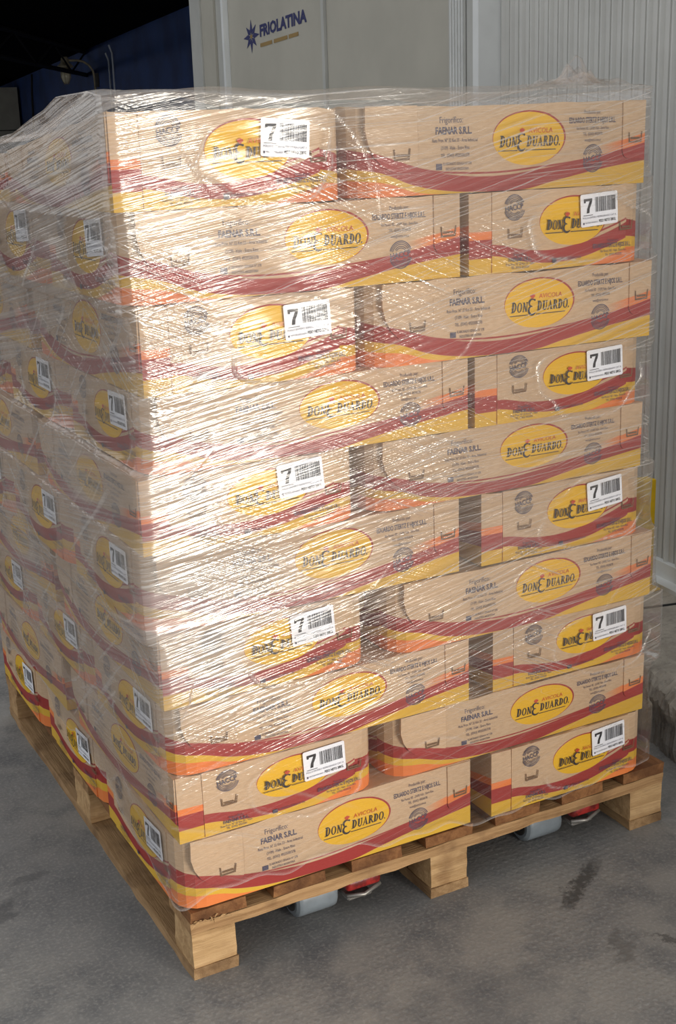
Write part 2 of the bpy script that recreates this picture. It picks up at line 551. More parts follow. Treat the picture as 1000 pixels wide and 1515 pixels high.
# ------------------------------------------------------------------ lettering
class Ink:
    """flat printed shapes in face coordinates (a to the right, b up, metres); material index per face"""
    def __init__(self):
        self.v, self.f, self.m = [], [], []

    def poly(self, pts, m=0):
        b = len(self.v)
        self.v += [(p[0], p[1]) for p in pts]
        self.f.append(tuple(range(b, b+len(pts)))); self.m.append(m)

    def strip(self, L, R, m=0, closed=False):
        b = len(self.v); n = len(L)
        self.v += [tuple(p) for p in L] + [tuple(p) for p in R]
        for i in range(n if closed else n-1):
            j = (i+1) % n
            self.f.append((b+i, b+j, b+n+j, b+n+i)); self.m.append(m)

    def ring(self, cx, cy, r, w, m=0, a0=0.0, a1=2*PI, n=28, sy=1.0):
        qs = [a0+(a1-a0)*i/n for i in range(n+1)]
        self.strip([(cx+r*math.cos(q), cy+sy*r*math.sin(q)) for q in qs], [(cx+(r-w)*math.cos(q), cy+sy*(r-w)*math.sin(q)) for q in qs], m)

    def line(self, p, q, w, m=0):
        dx, dy = q[0]-p[0], q[1]-p[1]
        l = math.hypot(dx, dy) or 1
        nx_, ny_ = -dy/l*w/2, dx/l*w/2
        self.poly([(p[0]-nx_, p[1]-ny_), (q[0]-nx_, q[1]-ny_), (q[0]+nx_, q[1]+ny_), (p[0]+nx_, p[1]+ny_)], m)

    def rect(self, x0, y0, x1, y1, m=0):
        self.poly([(x0, y0), (x1, y0), (x1, y1), (x0, y1)], m)

    def text(self, s, x, y, size, m=0, align='CENTER', bold=0.0, width=None, rot=0.0, shear=0.0):
        v, f = text_mesh(s, bold)
        if not len(v): return
        v = v.copy()
        w0, w1 = v[:, 0].min(), v[:, 0].max()
        k = size/0.7
        kx = (width/(w1-w0)) if width else k
        v[:, 0] = (v[:, 0]-{'LEFT': w0, 'CENTER': (w0+w1)/2, 'RIGHT': w1}[align])*kx
        v[:, 1] = v[:, 1]*k
        v[:, 0] += shear*v[:, 1]
        c, sn = math.cos(rot), math.sin(rot)
        px_ = x + v[:, 0]*c - v[:, 1]*sn; py_ = y + v[:, 0]*sn + v[:, 1]*c
        b = len(self.v)
        self.v += list(zip(px_.tolist(), py_.tolist()))
        for t_ in f:
            self.f.append(tuple(b+i for i in t_)); self.m.append(m)

    def build(self, name, fn, mats, parent=None, off=0.0006):
        vs_ = [fn(a, b, off) for a, b in self.v]
        return mesh_obj(name, vs_, self.f, None, parent, fmat=self.m, mats=mats)


_tc = {}


def text_mesh(s, bold=0.0):
    bold = bold if bold >= 0.02 else 0.0
    key = (s, bold)
    if key not in _tc:
        cu = bpy.data.curves.new('tmp_text', 'FONT')
        cu.body = s; cu.size = 1.0; cu.resolution_u = 2; cu.offset = bold
        cu.fill_mode = 'FRONT'
        o = bpy.data.objects.new('tmp_text', cu)
        C.objects.link(o)
        dg = bpy.context.evaluated_depsgraph_get()
        me = o.evaluated_get(dg).to_mesh()
        v = np.array([(q.co.x, q.co.y) for q in me.vertices]) if len(me.vertices) else np.zeros((0, 2))
        f = [tuple(p.vertices) for p in me.polygons]
        o.evaluated_get(dg).to_mesh_clear()
        bpy.data.objects.remove(o); bpy.data.curves.remove(cu)
        _tc[key] = (v, f)
    return _tc[key]


NARROW = 0.77


def serif_word(ink, word, x, y, cap, m=0, shear=0.12, tail=0.0):
    """bold roman capitals drawn from strokes; returns the end x. cap = letter height"""
    W = {'D': 0.86, 'O': 0.90, 'N': 0.92, 'U': 0.86, 'A': 0.90, 'R': 0.86, '.': 0.25}
    for ch in word:
        w = W[ch]*cap
        sub = Ink()
        T, t_, sf = 0.26*cap, 0.13*cap, 0.075*cap

        def serif(cx, yy, hw=0.17):
            sub.rect(cx-hw*cap, yy, cx+hw*cap, yy+sf)

        if ch == 'D':
            sub.rect(0.12*cap, 0, 0.12*cap+T, cap)
            sub.rect(0.0, 0, 0.35*cap, sf); sub.rect(0.0, cap-sf, 0.35*cap, cap)
            qs = [-PI/2+PI*i/14 for i in range(15)]
            sub.strip([(0.30*cap+0.48*cap*math.cos(q), cap/2+cap/2*math.sin(q)) for q in qs],
                      [(0.30*cap+0.27*cap*math.cos(q), cap/2+(cap/2-0.075*cap)*math.sin(q)) for q in qs])
        elif ch == 'O':
            qs = [2*PI*i/28 for i in range(29)]
            sub.strip([(0.43*cap+0.42*cap*math.cos(q), cap/2+0.52*cap*math.sin(q)) for q in qs],
                      [(0.43*cap+0.21*cap*math.cos(q), cap/2+0.44*cap*math.sin(q)) for q in qs])
        elif ch == 'N':
            sub.rect(0.12*cap, 0, 0.12*cap+t_, cap); sub.rect(0.68*cap, 0, 0.68*cap+t_, cap)
            sub.poly([(0.08*cap, cap), (0.32*cap, cap), (0.77*cap, 0), (0.56*cap, 0)])
            serif(0.165*cap, 0); serif(0.725*cap, cap-sf); serif(0.10*cap, cap-sf, 0.10)
        elif ch == 'U':
            sub.rect(0.10*cap, 0.3*cap, 0.10*cap+T, cap); sub.rect(0.65*cap, 0.3*cap, 0.65*cap+t_, cap)
            qs = [PI+PI*i/12 for i in range(13)]
            sub.strip([(0.42*cap+0.32*cap*math.cos(q), 0.3*cap+0.32*cap*math.sin(q)) for q in qs],
                      [(0.45*cap+0.17*cap*math.cos(q) if q > 1.5*PI else 0.42*cap+0.14*cap*math.cos(q), 0.3*cap+0.19*cap*math.sin(q)) for q in qs])
            serif(0.20*cap, cap-sf, 0.2); serif(0.69*cap, cap-sf, 0.15)
        elif ch == 'A':
            sub.poly([(0.08*cap, 0), (0.08*cap+t_, 0), (0.46*cap, cap*0.9), (0.44*cap, cap)])
            sub.poly([(0.36*cap, cap), (0.48*cap, cap), (0.86*cap, 0), (0.61*cap, 0)])
            sub.rect(0.22*cap, 0.3*cap, 0.62*cap, 0.37*cap)
            serif(0.11*cap, 0, 0.13); serif(0.735*cap, 0, 0.18)
        elif ch == 'R':
            sub.rect(0.12*cap, 0, 0.12*cap+T, cap)
            serif(0.22*cap, 0, 0.2); sub.rect(0.02*cap, cap-sf, 0.3*cap, cap)
            qs = [-PI/2+PI*i/12 for i in range(13)]
            sub.strip([(0.36*cap+0.34*cap*math.cos(q), 0.73*cap+0.27*cap*math.sin(q)) for q in qs],
                      [(0.36*cap+0.15*cap*math.cos(q), 0.73*cap+0.20*cap*math.sin(q)) for q in qs])
            sub.rect(0.3*cap, cap-0.07*cap, 0.38*cap, cap)
            sub.poly([(0.36*cap, 0.5*cap), (0.56*cap, 0.5*cap), (0.92*cap, 0), (0.68*cap, 0)])
        elif ch == '.':
            sub.ring(0.08*cap, 0.09*cap, 0.09*cap, 0.088*cap)
        b = len(ink.v)
        ink.v += [(x + NARROW*p[0] + shear*p[1], y + p[1]) for p in sub.v]
        for f_, mm in zip(sub.f, sub.m):
            ink.f.append(tuple(b+i for i in f_)); ink.m.append(m)
        x += NARROW*(w + 0.05*cap)
    return x


def logo(ink, cx, cy, k=1.0):
    """DON EDUARDO with the curly E, a small red rooster head and AVICOLA; about 0.12 m wide at k = 1"""
    cap = 0.0150*k
    x0 = cx - 0.0600*k; y0 = cy - 0.0085*k
    xe = serif_word(ink, 'D', x0, y0, cap*1.12)
    xe = serif_word(ink, 'ON', xe, y0, cap)
    # curly E: two open bows and a tail
    ex, ey = xe + 0.0085*k, y0 - 0.005*k
    for (ox, oy, r, a0, a1, w) in ((0.0, 0.0185, 0.0072, 0.15*PI, 1.55*PI, 0.0036), (0.0, 0.0060, 0.0086, 0.50*PI, 1.85*PI, 0.0042)):
        qs = [a0+(a1-a0)*i/18 for i in range(19)]
        wd = [w*k*(0.35+0.65*math.sin(PI*min(1, max(0, i/18)))) for i in range(19)]
        ink.strip([(ex+ox*k+r*k*math.cos(q), ey+oy*k+0.95*r*k*math.sin(q)) for q in qs],
                  [(ex+ox*k+(r*k-w_)*math.cos(q), ey+oy*k+0.95*(r*k-w_)*math.sin(q)) for q, w_ in zip(qs, wd)], 0)
    ink.ring(ex+0.0058*k, ey+0.0225*k, 0.0017*k, 0.00165*k, 0, n=12)
    # comb and beak
    for dx, dy, r in ((-0.001, 0.0288, 0.0022), (0.002, 0.0300, 0.0022), (0.0048, 0.0290, 0.0020), (0.0015, 0.0268, 0.0026)):
        ink.ring(ex+dx*k, ey+dy*k, r*k, r*0.97*k, 1, n=12)
    xs = ex + 0.0095*k
    x1 = serif_word(ink, 'D', xs, y0, cap*1.05)
    x1 = serif_word(ink, 'UARDO', x1, y0, cap)
    serif_word(ink, '.', x1, y0, cap)
    ink.text('AVICOLA', (xs+x1)/2-0.004*k, y0+0.0195*k, 0.0072*k, 1, bold=0.012, width=0.047*k, shear=0.12)
    ink.line((x0-0.002*k, y0-0.0052*k), (ex-0.008*k, y0-0.0052*k), 0.0013*k, 0)
    ink.line((ex+0.008*k, y0-0.0052*k), (x1-0.006*k, y0-0.0052*k), 0.0013*k, 0)


def stamp(ink, cx, cy, r):
    for rr, w in ((1.0, 0.07), (0.88, 0.05), (0.76, 0.05)):
        ink.ring(cx, cy, r*rr, r*w, 2, 0.12*PI, 0.9*PI)
        ink.ring(cx, cy, r*rr, r*w, 2, 1.1*PI, 1.92*PI)
    for rr in (0.62, 0.50):
        ink.ring(cx, cy, r*rr, r*0.05, 2, 0.2*PI, 0.8*PI); ink.ring(cx, cy, r*rr, r*0.05, 2, 1.2*PI, 1.8*PI)
    ink.text('HACCP', cx, cy-0.2*r, 0.42*r, 2, bold=0.02, width=1.75*r, rot=0.12)


# ------------------------------------------------------------------ carton materials
KRAFT = lin(196, 160, 124)
RED = lin(158, 56, 52); ORANGE = lin(228, 128, 66); YELLOW = lin(216, 172, 58); YEL2 = lin(228, 180, 40)


def curve_node(nt, u, pts):
    """float curve through (u, v) points, evaluated at u"""
    nd = nt.n('ShaderNodeFloatCurve')
    cv = nd.mapping.curves[0]
    for i, (a, b) in enumerate(pts):
        if i == 0: cv.points[0].location = (a, b)
        elif i == len(pts)-1: cv.points[len(cv.points)-1].location = (a, b)
    for a, b in pts[1:-1]:
        cv.points.new(a, b)
    nd.mapping.update()
    nt.put(nd.inputs['Value'], u)
    return nd.outputs[0]


def printed_card(name, kind, L, Hc):
    nt = NT(name)
    uvn = nt.n('ShaderNodeUVMap'); uvn.uv_map = 'UVMap'
    xyz = nt.n('ShaderNodeSeparateXYZ'); nt.put(xyz.inputs[0], uvn.outputs[0])
    u, v = xyz.outputs[0], xyz.outputs[1]
    uvm = nt.mapping(uvn.outputs[0], scale=(L, Hc, 1))
    oi = nt.n('ShaderNodeObjectInfo')
    grain = nt.noise(nt.mapping(uvm, scale=(1, 6, 1)), 60, 5, 0.7)
    fib = nt.noise(uvm, 420, 3, 0.6)
    blot = nt.noise(uvm, 7, 3)
    col = nt.mix(nt.ramp(grain, 0.25, 0.75), lin(190, 160, 127), lin(208, 180, 147))
    col = nt.mix(nt.math('MULTIPLY', nt.ramp(fib, 0.5, 0.8), 0.35), col, lin(172, 140, 108))
    col = nt.mix(nt.math('MULTIPLY', nt.ramp(blot, 0.5, 0.75), 0.25), col, lin(222, 196, 164))

    E = 0.012

    def below(c):      # 1 where v < c
        return nt.ramp(nt.math('SUBTRACT', v, c), -E/2, E/2, 1.0, 0.0)

    def above(c):
        return nt.ramp(nt.math('SUBTRACT', v, c), -E/2, E/2, 0.0, 1.0)

    def ulim(lo, hi, e=0.002):
        return nt.math('MULTIPLY', nt.ramp(u, lo-e, lo+e), nt.ramp(u, hi-e, hi+e, 1.0, 0.0))

    def paint(mask, c):
        nonlocal col
        col = nt.mix(mask, col, c)
    mul = lambda *a: a[0] if len(a) == 1 else nt.math('MULTIPLY', a[0], mul(*a[1:]))

    def ell(cu, cv_, ru, rv):
        a = nt.math('DIVIDE', nt.math('SUBTRACT', u, cu), ru); b = nt.math('DIVIDE', nt.math('SUBTRACT', v, cv_), rv)
        d = nt.math('SQRT', nt.math('ADD', nt.math('MULTIPLY', a, a), nt.math('MULTIPLY', b, b)))
        return nt.ramp(d, 0.985, 1.0, 1.0, 0.0)

    if kind == 'long':
        top = curve_node(nt, u, [(0, .56), (.1, .44), (.22, .29), (.34, .20), (.46, .18), (.6, .23), (.78, .33), (1, .50)])
        bot = curve_node(nt, u, [(0, .34), (.08, .27), (.2, .10), (.30, .03), (.42, .0), (.55, .0), (.66, .08), (.82, .19), (1, .28)])
        line_ = nt.math('ADD', top, curve_node(nt, u, [(0, .0), (.2, .0), (.35, .045), (.5, .05), (.7, .02), (.85, .0), (1, .0)]))
        paint(mul(below(nt.math('ADD', top, 0.115)), above(top), nt.ramp(u, 0.80, 0.94)), ORANGE)
        paint(mul(below(line_), above(nt.math('SUBTRACT', line_, 0.022))), RED)
        paint(mul(below(top), above(bot)), RED)
        thin = nt.math('ADD', bot, nt.math('MULTIPLY', nt.math('SUBTRACT', top, bot), 0.72))
        paint(mul(below(bot), ulim(-.1, 1.1)), YELLOW)
        ob = curve_node(nt, u, [(0, .20), (.1, .15), (.2, .03), (.28, .0), (.5, .0), (1, .0)])
        paint(mul(below(ob), nt.ramp(u, .27, .28, 1.0, 0.0)), ORANGE)
        cu, cv_, ru, rv = LONG_ELL
    else:
        top = curve_node(nt, u, [(0, .36), (.13, .36), (.3, .27), (.45, .245), (.6, .30), (.75, .40), (.9, .55), (1, .65)])
        bot = curve_node(nt, u, [(0, .22), (.13, .22), (.3, .12), (.45, .08), (.6, .11), (.75, .21), (.9, .34), (1, .42)])
        ob = curve_node(nt, u, [(0, .0), (.5, .0), (.62, .0), (.75, .08), (.9, .2), (1, .27)])
        main = nt.ramp(u, STRIP_U-0.001, STRIP_U+0.001)
        ln = nt.math('ADD', top, curve_node(nt, u, [(0, .0), (.5, .0), (.65, .06), (.85, .06), (1, .03)]))
        paint(mul(main, below(ln), above(nt.math('SUBTRACT', ln, 0.025)), nt.ramp(u, .58, .66)), RED)
        paint(mul(main, below(top), above(bot)), RED)
        paint(mul(main, below(bot)), YELLOW)
        paint(mul(main, below(ob)), ORANGE)
        strip = nt.ramp(u, STRIP_U-0.001, STRIP_U+0.001, 1.0, 0.0)
        paint(mul(strip, below(0.53)), ORANGE)
        paint(mul(strip, below(0.43)), RED)
        paint(mul(strip, below(0.20)), YELLOW)
        cu, cv_, ru, rv = END_ELL
    paint(ell(cu+0.002*0.56/L, cv_+0.006, ru*1.03, rv*1.03), RED)
    paint(ell(cu, cv_-0.004, ru, rv), YEL2)
    # each carton a little lighter or darker than the next
    hs = nt.n('ShaderNodeHueSaturation')
    nt.put(hs.inputs['Value'], nt.ramp(oi.outputs['Random'], 0, 1, 0.94, 1.05, False))
    nt.put(hs.inputs['Color'], col)
    h = nt.math('ADD', nt.math('MULTIPLY', grain, 0.6), nt.math('MULTIPLY', nt.noise(nt.mapping(uvm, scale=(1, 1, 1)), 26, 3), 1.2))
    nt.principled(hs.outputs[0], 0.62, 0.0, nt.bump(h, 0.25, 0.004), 0.35)
    return nt.m


BL, BDp, BH = 0.558, 0.366, 0.125          # carton length, depth, height
STRIP_U = 0.118
LONG_ELL = (0.318/BL, 0.60, 0.070/BL, 0.039/BH)
END_ELL = (0.205/BDp, 0.59, 0.068/BDp, 0.038/BH)
mat_long = printed_card('carton_side_print', 'long', BL, BH)
mat_end = printed_card('carton_end_print', 'end', BDp, BH)
mat_kraft = simple('plain_kraft_card', (200, 170, 136), 0.65, 0.0, 0.1, 40, 0.15, 90)
mat_ink = simple('black_ink', (38, 34, 38), 0.6, 0.0, 0.1)
mat_inkred = simple('red_ink', (196, 70, 34), 0.6, 0.0, 0.1)
mat_inkblue = simple('blue_black_ink', (76, 72, 92), 0.6, 0.0, 0.1)
mat_slot = simple('slot_shadow_gap', (118, 90, 64), 0.8, 0.0, 0.15)
mat_label = simple('white_label_paper', (240, 241, 245), 0.42, 0.0, 0.02)
INKS = [mat_ink, mat_inkred, mat_inkblue, mat_slot]

CH_X, CH_Y = 0.042, 0.046                  # cut-off corner of the carton


def bulge(t_, v):
    return 0.0035*math.sin(PI*min(1, max(0, t_)))*math.sin(PI*min(1, max(0, v)))


def on_long(a, b, off):
    return (-BL/2 + a, -BDp/2 - bulge(a/BL, b/BH) - off, b)


def on_end(a, b, off):
    return (-BL/2 - bulge(a/BDp, b/BH) - off, BDp/2 - a, b)


def carton_body(variant):
    r = random.Random(50+variant)
    ring = []   # (kind, u): points along the footprint, -X end first, then the cut corner, then the -Y side; then the same turned by 180 degrees
    half = []
    for i in range(9):
        half.append(('end', (BDp-CH_Y)*i/8))
    for i in range(1, 4):
        q = PI/2*i/4
        half.append(('corner', q))
    for i in range(13):
        half.append(('long', CH_X + (BL-CH_X)*i/12))
    NZ = 6
    verts, faces, uvs, fm = [], [], [], []
    zs = [BH*k/NZ for k in range(NZ+1)]

    def pos(item, z):
        kd, q = item
        if kd == 'end': return on_end(q, z, 0)
        if kd == 'long': return on_long(q, z, 0)
        return (-BL/2 + CH_X*(1-math.cos(q)), -BDp/2 + CH_Y*(1-math.sin(q)), z)
    n = 2*len(half)
    for k, z in enumerate(zs):
        for h_ in range(2):
            for it in half:
                x, y, zz = pos(it, z)
                if k == NZ: zz += r.uniform(-0.0022, 0.0018)
                if h_: x, y = -x, -y
                verts.append((x, y, zz))
    for k in range(NZ):
        for i in range(n):
            j = (i+1) % n
            faces.append((k*n+i, k*n+j, (k+1)*n+j, (k+1)*n+i))
            ia = half[i % len(half)]; ib = half[j % len(half)]
            if i % len(half) == len(half)-1:           # long side meets the next end
                ua, ub, m = 1.0, 1.0, 0
            elif ia[0] == 'end' and ib[0] == 'end':
                ua, ub, m = ia[1]/BDp, ib[1]/BDp, 1
            else:
                f = lambda it: 0.0 if it[0] == 'end' else (it[1]/(PI/2)*CH_X/BL if it[0] == 'corner' else it[1]/BL)
                ua, ub, m = f(ia), f(ib), 0
            uvs += [(ua, k/NZ), (ub, k/NZ), (ub, (k+1)/NZ), (ua, (k+1)/NZ)]
            fm.append(m)
    verts.append((0, 0, BH-0.002)); verts.append((0, 0, 0.0))
    for i in range(n):
        j = (i+1) % n
        faces.append((NZ*n+i, NZ*n+j, len(verts)-2)); uvs += [(0, 0)]*3; fm.append(2)
        faces.append((j, i, len(verts)-1)); uvs += [(0, 0)]*3; fm.append(2)
    me = bpy.data.meshes.new('carton_body')
    me.from_pydata(verts, [], faces)
    for m_ in (mat_long, mat_end, mat_kraft): me.materials.append(m_)
    me.polygons.foreach_set('material_index', np.array(fm, dtype=np.int32))
    l = me.uv_layers.new(name='UVMap'); l.data.foreach_set('uv', np.array(uvs, dtype=np.float32).ravel())
    me.update()
    return me


def flap_mesh(name, outline, fn, width, mat, thick=0.0028):
    """a tucked card flap: outline in (a, b) on a face, proud of it by its own thickness"""
    bm_ = bmesh.new()
    uvl = bm_.loops.layers.uv.new('UVMap')
    top = [bm_.verts.new(fn(a, b, thick)) for a, b in outline]
    bot = [bm_.verts.new(fn(a, b, -0.002)) for a, b in outline]
    fs = []
    f = bm_.faces.new(top); fs.append((f, [p for p in outline]))
    n = len(outline)
    for i in range(n):
        j = (i+1) % n
        f = bm_.faces.new((top[j], top[i], bot[i], bot[j]))
        fs.append((f, [outline[j], outline[i], outline[i], outline[j]]))
    for f, ps in fs:
        for lp_, p in zip(f.loops, ps):
            lp_[uvl].uv = (p[0]/width, p[1]/BH)
    bmesh.ops.triangulate(bm_, faces=[fs[0][0]])
    bmesh.ops.recalc_face_normals(bm_, faces=bm_.faces[:])
    me = bpy.data.meshes.new(name); bm_.to_mesh(me); bm_.free()
    me.materials.append(mat)
    return me


def arc(cx, cy, r, a0, a1, n=5):
    return [(cx+r*math.cos(a0+(a1-a0)*i/n), cy+r*math.sin(a0+(a1-a0)*i/n)) for i in range(n+1)]


H = BH
me_flap_l = flap_mesh('ear_flap', [(0.020, H*1.0), (0.019, H*0.74), (0.024, H*0.58), (0.034, H*0.44), (0.048, H*0.335), (0.064, H*0.285), (0.080, H*0.27)]
                      + arc(0.098, H*0.27+0.012, 0.012, -PI/2, 0) + [(0.112, H*0.62), (0.110, H*1.0)], on_long, BL, mat_long)
me_flap_r = flap_mesh('tuck_flap', [(BL-0.002, H*1.0), (0.508, H*1.0), (0.508, H*0.42)] + arc(0.522, H*0.42, 0.014, PI, 1.5*PI) + [(BL-0.004, H*0.30)], on_long, BL, mat_long)
me_end_panel = flap_mesh('end_panel', [(STRIP_U*BDp, H*1.0), (STRIP_U*BDp, H*0.012), (BDp-CH_Y-0.004, H*0.012), (BDp-CH_Y-0.004, H*1.0)], on_end, BDp, mat_end, 0.0024)
FT = 0.0034


def ink_mesh(ink, name, fn, off):
    o = ink.build(name, fn, INKS, None, off)
    me = o.data
    bpy.data.objects.remove(o)
    return me


# printing of the long side
LONG_INK, END_INK = [], []
ik = Ink()
logo(ik, 0.320, H*0.57, 1.0)
LONG_INK.append(('logo_lettering', ink_mesh(ik, 'logo_lettering', on_long, 0.0006)))
ik = Ink()
ik.text('Frigorífico:', 0.172, H*0.80, 0.0088, 2, bold=0.01, width=0.042)
ik.text('FAENAR S.R.L.', 0.176, H*0.675, 0.0098, 2, bold=0.03, width=0.066)
for k, (s_, w_) in enumerate((('Ruta Prov. Nº 32 Km 33 - Area Industrial', 0.082), ('(3109) -Viale - Entre Ríos', 0.052), ('TEL. (0343) 4920500/378', 0.052))):
    ik.text(s_, 0.178, H*(0.585-0.085*k), 0.0052, 2, bold=0.008, width=w_)
ik.rect(0.143, H*0.275, 0.154, H*0.345, 2)
ik.text('ELABORADO SENASA Nº 378', 0.182, H*0.325, 0.0042, 2, bold=0.008, width=0.052)
ik.text('INDUSTRIA ARGENTINA', 0.182, H*0.265, 0.0042, 2, bold=0.008, width=0.042)
LONG_INK.append(('packer_address', ink_mesh(ik, 'packer_address', on_long, 0.0006)))
ik = Ink()
ik.text('Producido por:', 0.446, H*0.86, 0.0062, 2, bold=0.008, width=0.034)
ik.text('EDUARDO STERTZ E HIJOS S.R.L.', 0.446, H*0.755, 0.0082, 2, bold=0.02, width=0.096)
for k, (s_, w_) in enumerate((('Río Paraná 182 - (3109) Viale - Entre Ríos', 0.066), ('TEL. (0343) 4920078', 0.040), ('venta@stertz.com.ar', 0.034))):
    ik.text(s_, 0.446, H*(0.675-0.07*k), 0.0046, 2, bold=0.008, width=w_)
LONG_INK.append(('producer_address', ink_mesh(ik, 'producer_address', on_long, 0.0006)))
ik = Ink()
stamp(ik, 0.447, H*0.33, 0.021)
LONG_INK.append(('quality_stamp', ink_mesh(ik, 'quality_stamp', on_long, 0.0006)))
for (cx, cy) in ((0.082, H*0.42), (0.535, H*0.52)):
    ik = Ink()      # tab slots in the two flaps
    ik.strip([(cx-0.013, cy+0.013), (cx-0.012, cy), (cx+0.010, cy+0.001), (cx+0.012, cy+0.014)], [(cx-0.0155, cy+0.013), (cx-0.0145, cy-0.003), (cx+0.0125, cy-0.002), (cx+0.0145, cy+0.014)], 3)
    ik.rect(cx-0.011, cy+0.0025, cx+0.009, cy+0.006, 3)
    LONG_INK.append(('tab_slot', ink_mesh(ik, 'tab_slot', on_long, FT)))

# printing of the end
ik = Ink()
EO = FT-0.0004
logo(ik, 0.207, H*0.56, 0.97)
END_INK.append(('logo_lettering', ink_mesh(ik, 'logo_lettering', on_end, EO)))
ik = Ink()
stamp(ik, 0.086, H*0.80, 0.020)
END_INK.append(('quality_stamp', ink_mesh(ik, 'quality_stamp', on_end, EO)))
ik = Ink()
ik.text('Frigorífico:', 0.098, H*0.20, 0.0050, 2, bold=0.008, width=0.026)
ik.text('FAENAR S.R.L.', 0.098, H*0.135, 0.0062, 2, bold=0.02, width=0.046)
ik.text('Ruta Prov. Nº 32 Km 33 - Viale', 0.098, H*0.085, 0.0042, 2, bold=0.006, width=0.056)
ik.text('TEL. (0343) 4920500', 0.098, H*0.042, 0.0040, 2, bold=0.006, width=0.036)
END_INK.append(('packer_address', ink_mesh(ik, 'packer_address', on_end, EO)))
ik = Ink()
ik.rect(0.163, H*0.075, 0.172, H*0.135, 2)
ik.text('ELABORADO SENASA Nº 378', 0.198, H*0.105, 0.0038, 2, bold=0.008, width=0.048)
END_INK.append(('approval_number', ink_mesh(ik, 'approval_number', on_end, EO)))
ik = Ink()
ik.text('Producido por:', 0.290, H*0.285, 0.0048, 2, bold=0.008, width=0.024)
ik.text('EDUARDO STERTZ E HIJOS S.R.L.', 0.288, H*0.215, 0.0070, 2, bold=0.02, width=0.082)
ik.text('Río Paraná 182 - Viale - Entre Ríos', 0.292, H*0.155, 0.0042, 2, bold=0.006, width=0.056)
ik.text('TEL. (0343) 4920078', 0.292, H*0.105, 0.0040, 2, bold=0.006, width=0.036)
END_INK.append(('producer_address', ink_mesh(ik, 'producer_address', on_end, EO)))
for cx, cy in ((0.088, H*0.44), (0.318, H*0.44)):
    ik = Ink()
    ik.strip([(cx-0.013, cy+0.013), (cx-0.012, cy), (cx+0.010, cy+0.001), (cx+0.012, cy+0.014)], [(cx-0.015, cy+0.013), (cx-0.014, cy-0.0025), (cx+0.012, cy-0.0015), (cx+0.014, cy+0.014)], 3)
    ik.rect(cx-0.010, cy+0.002, cx+0.008, cy+0.0045, 3)
    END_INK.append(('tab_slot', ink_mesh(ik, 'tab_slot', on_end, EO)))

# the stick-on label: paper with rounded corners, centred on its own origin in the face plane
LW, LH = 0.078, 0.053
outl = []
for cx, cy, a0 in ((LW/2, LH/2, 0), (-LW/2, LH/2, PI/2), (-LW/2, -LH/2, PI), (LW/2, -LH/2, 1.5*PI)):
    sx, sy = (1 if cx > 0 else -1), (1 if cy > 0 else -1)
    outl += arc(cx-sx*0.003, cy-sy*0.003, 0.003, a0, a0+PI/2, 3)
vv = [(-0.0004, -a, b) for a, b in outl] + [(0.0004, -a, b) for a, b in outl]
n_ = len(outl)
ff = [tuple(range(n_)), tuple(reversed(range(n_, 2*n_)))] + [((i+1) % n_, i, n_+i, n_+(i+1) % n_) for i in range(n_)]
me_label = bpy.data.meshes.new('stick_on_label'); me_label.from_pydata(vv, [], ff); me_label.materials.append(mat_label)
ik = Ink()
# bold 7 and its underline
ik.poly([(-0.0325, 0.0190), (-0.0150, 0.0190), (-0.0150, 0.0150), (-0.0285, 0.0150), (-0.0285, 0.0125), (-0.0325, 0.0125)])
ik.poly([(-0.0198, 0.0158), (-0.0150, 0.0158), (-0.0165, 0.0105), (-0.0205, 0.0030), (-0.0215, -0.0045), (-0.0272, -0.0045), (-0.0258, 0.0030), (-0.0225, 0.0100)])
ik.rect(-0.034, -0.0085, -0.014, -0.0075)
rr = random.Random(3)
x_ = -0.0085
while x_ < 0.0335:
    w_ = rr.choice((0.0005, 0.0008, 0.0012, 0.0016))
    ik.rect(x_, -0.004, x_+w_, 0.0200)
    x_ += w_ + rr.choice((0.0005, 0.0007, 0.0011))
ik.text('POLLO ENTERO REFRIGERADO CAT A', 0.0, -0.0135, 0.0030, 2, bold=0.0, width=0.070)
ik.text('PESO NETO 20KG.', 0.0165, -0.0215, 0.0044, 0, bold=0.03, width=0.036)
ik.rect(-0.035, -0.0225, -0.032, -0.0190, 2)
ik.text('MANTENER REFRIGERADO', -0.017, -0.0215, 0.0026, 2, bold=0.01, width=0.027)
me_label_ink = ink_mesh(ik, 'printed_barcode', lambda a, b, off: (-off, -a, b), 0.0008)

bodies = [carton_body(k) for k in range(3)]


# ------------------------------------------------------------------ the stack of cartons
ZB = [0.1285, 0.255, 0.370, 0.487, 0.612, 0.740, 0.858, 0.977, 1.108, 1.238, 1.372]   # layer levels from the pallet up
ROWS = {  # layer from the top: (x of left box, x of right box)
    1: (-.033, .348), 2: (-.025, .546), 3: (-.013, .367), 4: (-.012, .556), 5: (-.028, .363),
    6: (-.030, .572), 7: (-.017, .393), 8: (-.014, .600), 9: (-.010, .386), 10: (-.012, .588)}
ORD = {1: 'top', 2: 'second', 3: 'third', 4: 'fourth', 5: 'fifth', 6: 'sixth', 7: 'seventh', 8: 'eighth', 9: 'ninth', 10: 'bottom'}
BOXES = []       # footprint records for the film: x0, x1, y0, y1, z0, z1


SAG = 0.0


def sag(y, z):
    return ZB[0] + (z-ZB[0])*(1-SAG*max(-0.1, min(1.3, y)))


def layer_words(row):
    return {1: 'top layer', 10: 'bottom layer'}.get(row, ORD[row] + ' layer from top')


